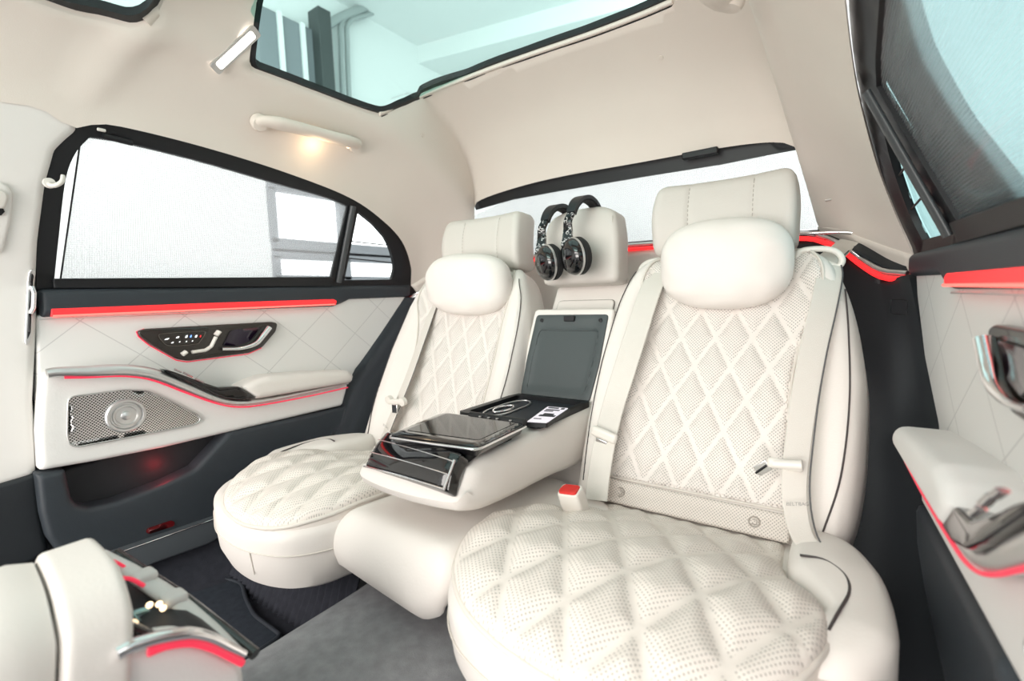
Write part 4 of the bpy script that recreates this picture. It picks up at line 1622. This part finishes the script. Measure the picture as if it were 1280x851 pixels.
# storage tray at the rear: dark sunk box
rimz = .449
to = rounded([(-.105, .775), (.108, .775), (.112, 1.0), (-.10, 1.0)], .012, 4)
ti = rounded([(-.088, .79), (.094, .79), (.098, .985), (-.084, .985)], .012, 4)
tr_ = plate('storage_tray', to, lambda a, b, c: np.column_stack([a, b, rimz + c]), blackp, ar, res=.03, holes=[ti], skirt=((0, -.004), (0, -.013)), back=False, top=lambda a, b, d: np.minimum(d, .003))
plate('tray_floor', ti, lambda a, b, c: np.column_stack([a, b, rimz - .0105 + c]), mat('tray_felt', (.012, .016, .024), .6), ar, res=.05)
cc = cr([(-.070, .83), (-.05, .80), (-.02, .82), (-.015, .88), (-.02, .94), (-.045, .965), (-.068, .94), (-.074, .88)], 60, True)
tube('cup_recess_rim', np.column_stack([cc, np.full(60, rimz - .008)]), .0022, satin, tr_, n=6, closed=True)
cc = cr([(-.060, .85), (-.045, .83), (-.030, .85), (-.028, .88), (-.045, .90), (-.060, .88)], 40, True)
tube('cup_recess_ring', np.column_stack([cc, np.full(40, rimz - .007)]), .003, chrome, tr_, n=6, closed=True)
# open lid standing up behind the tray
LB = np.array([.0, 1.008, .437])
LMv = np.array([0, .36, .933])
LMn = np.array([0, -.933, .36])
LM = frame_map(LB, (1, 0, 0), LMv, LMn)
lo2 = rounded([(-.106, .0), (.116, .0), (.128, .10), (.134, .244), (-.098, .244), (-.106, .10)], .014, 5)
lid = plate('lid', lo2, LM, leather, ar, res=.02, edge=.008, skirt=((0, -.02), (.006, -.028)))
li = rounded([(-.094, .006), (.104, .006), (.116, .10), (.122, .226), (-.086, .226), (-.094, .10)], .010, 5)
lin_ = plate('lid_lining', li, LM, greyp, lid, res=.012, edge=.003, skirt=((0, -.006),), top=lambda a, b, d: .004 - .0035 * np.clip((d - .016) / .004, 0, 1))
ll = densify(rounded([(-.078, .022), (.088, .022), (.097, .10), (.103, .185), (-.070, .185), (-.078, .10)], .014, 5), .008)
tube('lining_groove', LM(ll[:, 0], ll[:, 1], np.full(len(ll), .0012)), .0022, greyp, lin_, n=6, closed=True)
box('lid_latch', LM(np.array([.018]), np.array([.214]), np.array([.006]))[0], (.030, .012, .014), blackp, lid, bevel=.002)
for a in (-.066, .104):
    lathe('lid_screw', [(0, 0), (.005, 0), (.005, .003), (.002, .004), (0, .003)], LM(np.array([a]), np.array([.210]), np.array([.003]))[0], LMn, blackp, lid, n=14)
for a in (-.07, .08):
    tube('lid_hinge', [LB + np.array([a - .015, .002, .004]), LB + np.array([a + .015, .002, .004])], .006, blackp, ar, n=10)

# tablet docked on top of the front of the armrest
tq = [np.array(p) for p in [(-.082, .548, .466), (-.095, .735, .462), (.118, .735, .455), (.118, .560, .462)]]
tq = [PZ((487, 541), .470), PZ((553, 514), .462), PZ((657, 528), .462), PZ((597, 556), .472)]
tb_ = thing('tablet', 'black glass tablet with chrome lower edge docked on the front of the armrest', 'tablet', (.02, .62, .45))
TM = quadM([tq[0], tq[1], tq[2], tq[3]])
sq = rounded([(0, 0), (1, 0), (1, 1), (0, 1)], .05, 4)
plate('casing', sq, lambda a, b, c: TM(a, b, c * 1.0), gloss, tb_, res=.06, skirt=((0, -.004), (.015, -.010), (.04, -.018)), top=lambda a, b, d: -.003 * np.clip(1 - d / .04, 0, 1) ** 2)
plate('screen', rounded([(.10, .14), (.93, .14), (.93, .93), (.10, .93)], .04, 3), lambda a, b, c: TM(a, b, c + .0008), mat('screen_glass', (.006, .007, .008), .05, spec=.3), tb_, res=.1, skirt=((0, -.0005),))
e = lin([(0.0, .97), (-.012, .6), (-.012, .03), (.02, -.02), (.5, -.03), (.97, -.02), (1.01, .04), (1.01, .5), (1.01, .98)], 60)
tube('chrome_edge', TM(e[:, 0], e[:, 1], np.full(60, -.007)), .0022, chrome, tb_, n=8)
e = TM(np.array([.62, .97]), np.array([.98, .98]), np.array([-.004, -.004]))
tube('dock_bar', lin([TM(np.array([.35]), np.array([1.03]), np.array([-.002]))[0], TM(np.array([.98]), np.array([1.03]), np.array([-.002]))[0]], 10), .008, blackp, tb_, n=10)
box('dock', (TM(np.array([.5]), np.array([.5]), np.array([-.030]))[0]), (.15, .13, .030), blackp, tb_, bevel=.006)
for a in (.5, .6, .7, .85):
    q = TM(np.array([a]), np.array([.965]), np.array([.0012]))[0]
    lathe('button', [(0, 0), (.003, 0), (.003, .001), (0, .0012)], q, (0, 0, 1), satin, tb_, n=10)

# phone lying in the tray
pq = [PZ(p_, .453) for p_ in ((656, 528), (684, 507.5), (713, 510), (684, 529.5))]
phn = thing('smartphone', 'smartphone with a bright page on its screen lying in the armrest tray', 'phone', np.mean(pq, 0) - np.array([0, 0, .012]))
PM = quadM([pq[0], pq[1], pq[2], pq[3]])
plate('phone_body', sq, PM, blackp, phn, res=.1, skirt=((0, -.008),))
scn = plate('phone_screen', rounded([(.05, .03), (.95, .03), (.95, .97), (.05, .97)], .05, 4), lambda a, b, c: PM(a, b, c + .0006), whitep, phn, res=.1, skirt=((0, -.0004),))
for (a0, b0, a1, b1) in ((.15, .86, .6, .93), (.15, .74, .75, .80), (.15, .66, .55, .71), (.2, .36, .9, .46), (.3, .46, .75, .55), (.15, .20, .5, .24), (.7, .84, .85, .94)):
    plate('printed_line', rounded([(a0, b0), (a1, b0), (a1, b1), (a0, b1)], .02, 2), lambda a, b, c: PM(a, b, c + .0011), greybl, scn, res=.2, skirt=((0, -.0004),))

# ================================================================== seat belts and buckles


def on_back(a, h, d, cx=.36, s=1):
    return np.array([cx + s * a, .88, .27]) + LEAN * h + NRM * d


b1 = thing('seat_belt', 'cream seat belt over the outer wing of the right seat, threaded through the guide loop', 'seat belt', (.55, .95, .25))
path = [PY((1062, 301), 1.40), PY((1050, 311), 1.34), PY((1036, 325), 1.16), PY((1037, 345), 1.095), PY((1029, 385), 1.035), PY((1016, 440), .98), PY((1005, 500), .93), PY((997, 560), .885), PY((993, 600), .85), PY((995, 640), .825), PY((1006, 676), .80), PY((1034, 705), .79)]
path = cr(path, 70)
ribbon('webbing', path, (.93, .30, -.1), [.040, .046, .046, .044, .042, .040, .036, .03], .0022, beltm, b1)
q = PY((985, 580), .862)
e = path + np.array([.0205, .004, -.001])
tube('webbing_edge', e[8:], .0013, mat('belt_edge_grey', (.10, .10, .105), .7), b1, n=6)
tg = box('tongue', q + np.array([-.004, -.004, 0]), (.052, .012, .018), creamp, b1, bevel=.006)
tube('tongue_bar', [q + np.array([-.02, -.006, -.001]), q + np.array([.02, -.006, .004])], .008, creamp, tg, n=10)
box('tongue_plate', q + np.array([-.036, -.004, -.012]), (.018, .003, .024), chrome, tg, bevel=.001, rot=Matrix.Rotation(.9, 3, 'Y'))
tube('tongue_bar', [q + np.array([-.046, -.006, -.022]), q + np.array([-.030, -.006, -.006])], .002, blackp, tg, n=6)

text_mesh('belt_wording', 'BELTBAG', mat('wording_grey', (.25, .24, .23), .6), b1, PY((997, 630), .818), (.97, .25, .12), (-.08, .3, .95), .0075)
gl = thing('belt_guide', 'cream belt guide loop on the right seat shoulder', 'belt guide', PY((1010, 338), 1.17))
gpth = [PY(p, 1.135) for p in [(997, 320), (1004, 313), (1030, 311), (1046, 315), (1053, 325), (1048, 333), (1038, 330), (1020, 326), (1010, 337), (1000, 335)]]
tube('loop', cr(gpth, 50, True), .0058, creamp, gl, n=12, closed=True)
lathe('base', [(0, 0), (.022, 0), (.020, .006), (.012, .010), (0, .012)], PY((1006, 343), 1.14), (0, -.4, .9), creamp, gl, n=24)
gl2 = thing('belt_guide', 'cream belt guide loop on the inner shoulder of the middle seat', 'belt guide', PY((805, 345), 1.2))
gpth = [PY(p, 1.19) for p in [(800, 345), (802, 334), (812, 327), (828, 325), (832, 332), (818, 336), (810, 342), (808, 350)]]
tube('loop', cr(gpth, 50, True), .006, creamp, gl2, n=12, closed=True)
lathe('base', [(0, 0), (.024, 0), (.020, .008), (0, .012)], PY((810, 352), 1.2), (0, -.4, .9), creamp, gl2, n=24)

b2 = thing('seat_belt', 'wide cream seat belt hanging down between the middle seat and the right seat', 'seat belt', (.2, 1.0, .26))
path = [PY((842, 312), 1.22), PY((828, 330), 1.15), PY((812, 365), 1.07), PY((797, 410), 1.01), PY((781, 460), .96), PY((767, 505), .93), PY((757, 545), .885), PY((749, 590), .84), PY((745, 625), .81)]
path = cr(path, 60)
ribbon('webbing', path, (1, .12, 0), [.046, .050, .05, .05, .048, .046, .044], .0022, beltm, b2)
q = PY((755, 543), .878)
tg = box('tongue', q, (.058, .014, .022), creamp, b2, bevel=.007, rot=Matrix.Rotation(.25, 3, 'Y'))
box('tongue_plate', q + np.array([-.008, -.002, -.026]), (.026, .004, .032), chrome, tg, bevel=.002, rot=Matrix.Rotation(.25, 3, 'Y'))
box('tongue_slot', q + np.array([-.009, -.004, -.028]), (.013, .003, .010), blackp, tg, bevel=.001, rot=Matrix.Rotation(.25, 3, 'Y'))

b3 = thing('seat_belt', 'cream seat belt over the outer wing of the left seat', 'seat belt', (-.55, 1.0, .26))
path = [PY((553, 356), 1.17), PY((543, 380), 1.095), PY((527, 425), 1.015), PY((511, 470), .95), PY((496, 507), .90), PY((483, 540), .865), PY((472, 575), .83)]
path = cr(path, 50)
ribbon('webbing', path, (1, -.35, 0.1), [.046, .048, .048, .046], .0022, beltm, b3)
e = path + np.array([.0225, -.007, .002])
tube('webbing_edge', e[6:], .0011, mat('belt_edge_grey', (.10, .10, .105), .7), b3, n=6)
q = PY((495, 502), .885)
tg = box('tongue', q, (.066, .014, .016), creamp, b3, bevel=.006, rot=Matrix.Rotation(-.1, 3, 'Y'))
box('tongue_plate', q + np.array([-.002, -.004, -.020]), (.022, .004, .026), chrome, tg, bevel=.002)
for k in (-.028, .028):
    lathe('tongue_lobe', [(0, -.007), (.012, -.006), (.012, .006), (0, .007)], q + np.array([k, 0, .003]), (0, 1, .1), creamp, tg, n=16)

text_mesh('belt_wording', 'BELTBAG', mat('wording_grey', (.25, .24, .23), .6), b3, PY((482, 533), .862), (.95, -.2, -.25), (.2, .3, .93), .0075)
bk = thing('belt_buckle', 'cream belt buckle with a red release button between armrest and right seat', 'belt buckle', PY((716, 640), .72))
ax = np.array([-.10, -.35, .93])
ax /= np.linalg.norm(ax)
ux = np.array([1, 0, .1])
ux = ux - ax * (ux @ ax)
ux /= np.linalg.norm(ux)
vx = np.cross(ax, ux)
q = PY((712, 612), .72)
BKM = frame_map(q, ux, vx, ax)
kb = rounded([(-.021, -.015), (.021, -.015), (.021, .015), (-.021, .015)], .008, 5)
plate('housing', kb, BKM, creamp, bk, res=.008, edge=.003, skirt=((-.001, -.02), (.002, -.07)))
kr = rounded([(-.0175, -.0125), (.0175, -.0125), (.0175, .0125), (-.0175, .0125)], .006, 4)
plate('release_button', kr, frame_map(q + ax * .002, ux, vx, ax), redp, bk, res=.006, edge=.002, skirt=((0, -.004),), top=lambda a, b, d: .002 - .002 * np.clip((b + .002) / .008, 0, 1))
tube('button_slot', [BKM(np.array([-.010]), np.array([-.009]), np.array([.0025]))[0], BKM(np.array([.010]), np.array([-.009]), np.array([.0025]))[0]], .0014, seamm, bk, n=6)

# ================================================================== headphones on the middle headrest


def headphones(label, x0, yoff, dz):
    cy, cz = 1.150 + yoff, .868 + dz
    t = thing('headphones', label, 'headphones', (x0, cy, cz - .10), 'headphones on the middle headrest')
    th = np.linspace(-.25, math.pi + .25, 50)
    ry, rz = .083, .078
    arc = np.column_stack([x0 + .0 * th - .004 * np.cos(th), cy - ry * np.cos(th), cz + rz * np.sin(th)])
    mid = arc[9:41]
    tube('headband', mid, [.0085, .011, .012, .011, .0085], blackp, t, n=14, flat=.55, up=(0, 0, 1)) if False else None
    # band: flat strip, wide across x
    ribbon('headband', mid, (1, 0, 0), [.022, .028, .030, .028, .022], .011, blackp, t)
    ribbon('headband_pad', np.column_stack([mid[:, 0], cy + (mid[:, 1] - cy) * .90, cz + (mid[:, 2] - cz) * .90]), (1, 0, 0), .020, .008, mat('soft_black', (.012, .012, .013), .8), t)
    for k, sgn in ((0, -1), (-1, 1)):
        e = mid[0] if sgn < 0 else mid[-1]
        cup = np.array([x0 + (.012 if sgn < 0 else 0), cy + sgn * (ry + .010), cz - .078])
        armp = cr([e, e + np.array([-.006, sgn * .008, -.020]), e + np.array([-.006, sgn * .010, -.045]), cup + np.array([-.012, sgn * .016, .028])], 24)
        ribbon('arm', armp, (1, 0, 0), [.020, .022, .026, .032], .008, print_m, t)
        axn = np.array([-.50, sgn * .80, -.12])
        axn /= np.linalg.norm(axn)
        c = lathe('ear_cup', [(r_ * 1.14, h_) for r_, h_ in [(.038, -.004), (.040, .002), (.039, .010), (.033, .019), (.022, .025), (.010, .0275), (0, .028)]], cup, axn, gloss, t, n=36)
        lathe('cup_ring', [(r_ * 1.14, h_) for r_, h_ in [(.0395, -.003), (.0415, -.001), (.0415, .003), (.0395, .004)]], cup, axn, satin, c, n=36)
        lathe('ear_cushion', [(r_ * 1.14, h_) for r_, h_ in [(.026, -.026), (.036, -.024), (.041, -.016), (.041, -.006), (.037, -.003)]], cup, axn, mat('soft_black', (.012, .012, .013), .8), t, n=36)
        if sgn < 0:
            u = np.cross(axn, (0, 0, 1))
            u /= np.linalg.norm(u)
            v = np.cross(u, axn)
            text_mesh('cup_mark', 'b', mat('mark_grey', (.35, .35, .35), .4), c, cup + axn * .0285, u, v, .014)
    return t


headphones('black headphones nearer the left seat, hanging over the middle headrest', -.048, .012, -.006)
headphones('black headphones nearer the right seat, hanging over the middle headrest', .036, 0.0, .003)

# ================================================================== front console at bottom left
fc = thing('front_console', 'front centre console with cream split armrest, gloss black panel and silver vent bar', 'console', (-.02, .1, .15))


def arch(name, y0, y1, parent, xl=-.150, xr=.108, zt=.478, zb=.36, crown=0.0):
    """armrest lid half: arched across, rounded at both ends"""
    ny, na = 18, 34
    V, F = [], []
    for i in range(ny):
        t = i / (ny - 1)
        y = y0 + (y1 - y0) * t
        e = min(t, 1 - t) * (y1 - y0)
        r = .007
        k = r * (1 - math.sqrt(max(0, 1 - max(0, 1 - e / r) ** 2)))
        for j in range(na):
            a = math.pi * j / (na - 1)
            ca, sa = math.cos(a), math.sin(a)
            x = (xl + xr) / 2 - (xr - xl) / 2 * math.copysign(abs(ca) ** .62, ca)
            z = zb + (zt - zb - .035 * max(0, -0 + (-(x - xr) / (xr - xl)) ) * 1.0) * abs(sa) ** .62
            yy = y - .09 * (x - xl) - .15 * max(0, .44 - z)
            cx_, cz_ = (xl + xr) / 2, zb
            d = np.array([x - cx_, z - cz_])
            d = d * (1 - k / max(np.linalg.norm(d), .02))
            V.append((cx_ + d[0], yy, cz_ + d[1]))
    for i in range(ny - 1):
        for j in range(na - 1):
            F.append((i * na + j, i * na + j + 1, (i + 1) * na + j + 1, (i + 1) * na + j))
    F.append(tuple(range(na)))
    F.append(tuple((ny - 1) * na + j for j in range(na)))
    F.append(tuple(i * na for i in range(ny)) + tuple(i * na + na - 1 for i in range(ny - 1, -1, -1)))
    return mk(name, V, F, leather, parent, sharp=60)


arch('armrest_lid', -.22, .097, fc)
arch('armrest_lid', .1, .147, fc)
box('armrest_core', (-.02, -.04, .392), (.19, .30, .10), blackp, fc, bevel=.03)
# lower body
box('console_body', (-.02, .0, .265), (.225, .40, .21), slate_d, fc, bevel=.02)
# rear slope: gloss black
rows = [[(-.135, .11, .405), (-.02, .12, .42), (.09, .115, .43)], [(-.135, .13, .385), (-.02, .145, .38), (.09, .15, .385)], [(-.135, .14, .355), (-.02, .17, .335), (.09, .175, .335)], [(-.135, .155, .30), (-.02, .185, .28), (.09, .18, .28)]]
patch('rear_panel', rows, gloss, fc, nu=24, nv=24)
bar0, bar1 = PX((128, 690), -.135), PX((302, 818), .085)
vsil = mat('vent_silver', (.66, .66, .65), .35, metal=0)
bar = lin([bar0, bar0 * .5 + bar1 * .5 + np.array([0, .002, .003]), bar1], 30)
tube('vent_bar', bar, [.005, .010, .012, .012, .010, .005], vsil, fc, n=12, flat=.55)
for p, k in (((185, 712), .33), ((215, 742), .55)):
    c = bar0 + (bar1 - bar0) * k
    box('vent_slider', c + np.array([0, 0, .008]), (.024, .024, .012), vsil, fc, bevel=.005)
tube('vent_bar_edge', bar + np.array([.004, .012, -.006]), .006, gloss, fc, n=10)
# near side: chrome sweep with the red line under it, cream side panel
sw = cr([PX(p, .108) for p in [(146, 817), (165, 807), (200, 797), (235, 792), (262, 797), (285, 808), (305, 818)]], 40)
tube('chrome_sweep', sw, [.006, .006, .006, .005, .005, .004], chrome, fc, n=10)
sw2 = cr([PX(p, .110) for p in [(185, 816), (210, 807), (240, 804), (265, 810), (288, 821), (303, 829)]], 40)
tube('ambient_line', sw2, .0035, redline, fc, n=8)
sd = [PX(p, .108)[1:] for p in [(110, 851), (146, 828), (185, 815), (215, 806), (240, 803), (265, 809), (290, 822), (306, 832), (310, 850), (309, 880)]]
sd = np.vstack([sd, [(.19, .20), (-.1, .20), (-.1, .36)]])
plate('side_panel', rounded(sd, .006, 3), lambda a, b, c: np.column_stack([.103 + c, a, b]), doorwhite, fc, res=.02, edge=.008, skirt=((0, -.03),))
# screen and red trims on the rear slope
for (pts, m_, r) in (([(140, 700), (152, 706), (165, 716)], redline, .0018), ([(152, 722), (165, 724), (180, 732)], redline, .0022), ([(160, 782), (175, 772), (200, 764), (215, 762)], mat('pale_blue_trim', (.45, .56, .68), .2, metal=.6), .005), ([(162, 770), (172, 766), (185, 762)], mat('aqua_trim', (.30, .50, .52), .2, metal=.5), .004)):
    e = cr([PX(p, -.02 if r != .0018 else -.09) for p in pts], 16)
    tube('rear_trim', e, r, m_, fc, n=8)
for p in ((187, 756), (199, 755), (204, 760)):
    q = PX(p, -.0)
    lathe('indicator_lamp', [(0, 0), (.0035, 0), (.003, .002), (0, .0025)], q, (.6, -.5, .6), warm_e, fc, n=12)

# ================================================================== things in the garage seen through the glass
pp1 = thing('conduit_pipe', 'grey conduit pipe running along the garage wall above the glass roof', 'pipe', (LWX + .1, 2, 3.9))
gp1 = lambda p: PX(p, LWX + .12)
tube('pipe', cr([gp1((392, 42)), gp1((425, 22)), gp1((455, 10)), gp1((520, -14))], 30), .05, galv, pp1, n=10)
tube('pipe_clip', [gp1((497, -4)), gp1((489, 24))], .05, galv, pp1, n=8)
pp2 = thing('conduit_pipe', 'grey conduit pipe dropping down the garage wall behind the glass roof', 'pipe', (LWX + .1, 2, 2.5))
tube('pipe', cr([gp1((520, -4)), gp1((460, 18)), gp1((436, 28)), gp1((434, 60)), gp1((438, 160))], 40), .03, galv, pp2, n=10)
pp3 = thing('conduit_pipe', 'second grey conduit pipe beside the first, dropping down the garage wall', 'pipe', (LWX + .1, 2, 2.5))
tube('pipe', cr([gp1((520, -10)), gp1((455, 12)), gp1((428, 26)), gp1((426, 60)), gp1((430, 160))], 40), .03, galv, pp3, n=10)
cab = thing('switch_cabinet', 'grey glazed switch cabinet on the garage wall seen through the rear glass roof', 'cabinet', (LWX + .2, 1.4, 2.2))
q0, q1 = PX((322, 62), LWX + .25), PX((412, 118), LWX + .25)
cyy, czz = (q0[1] + q1[1]) / 2, (q0[2] + q1[2]) / 2
box('cabinet_body', (LWX + .14, cyy, czz), (.24, abs(q1[1] - q0[1]), 1.1), greym, cab, bevel=.02)
for k in (.3, .62):
    yb = q0[1] + (q1[1] - q0[1]) * k
    box('cabinet_bar', (LWX + .28, yb, czz), (.04, .05, 1.1), wallw, cab, bevel=.005)
box('cabinet_side', (LWX + .3, q1[1] - .1, czz + .1), (.2, .16, 1.3), mat('cabinet_dark', (.06, .07, .07), .5), cab, bevel=.01)
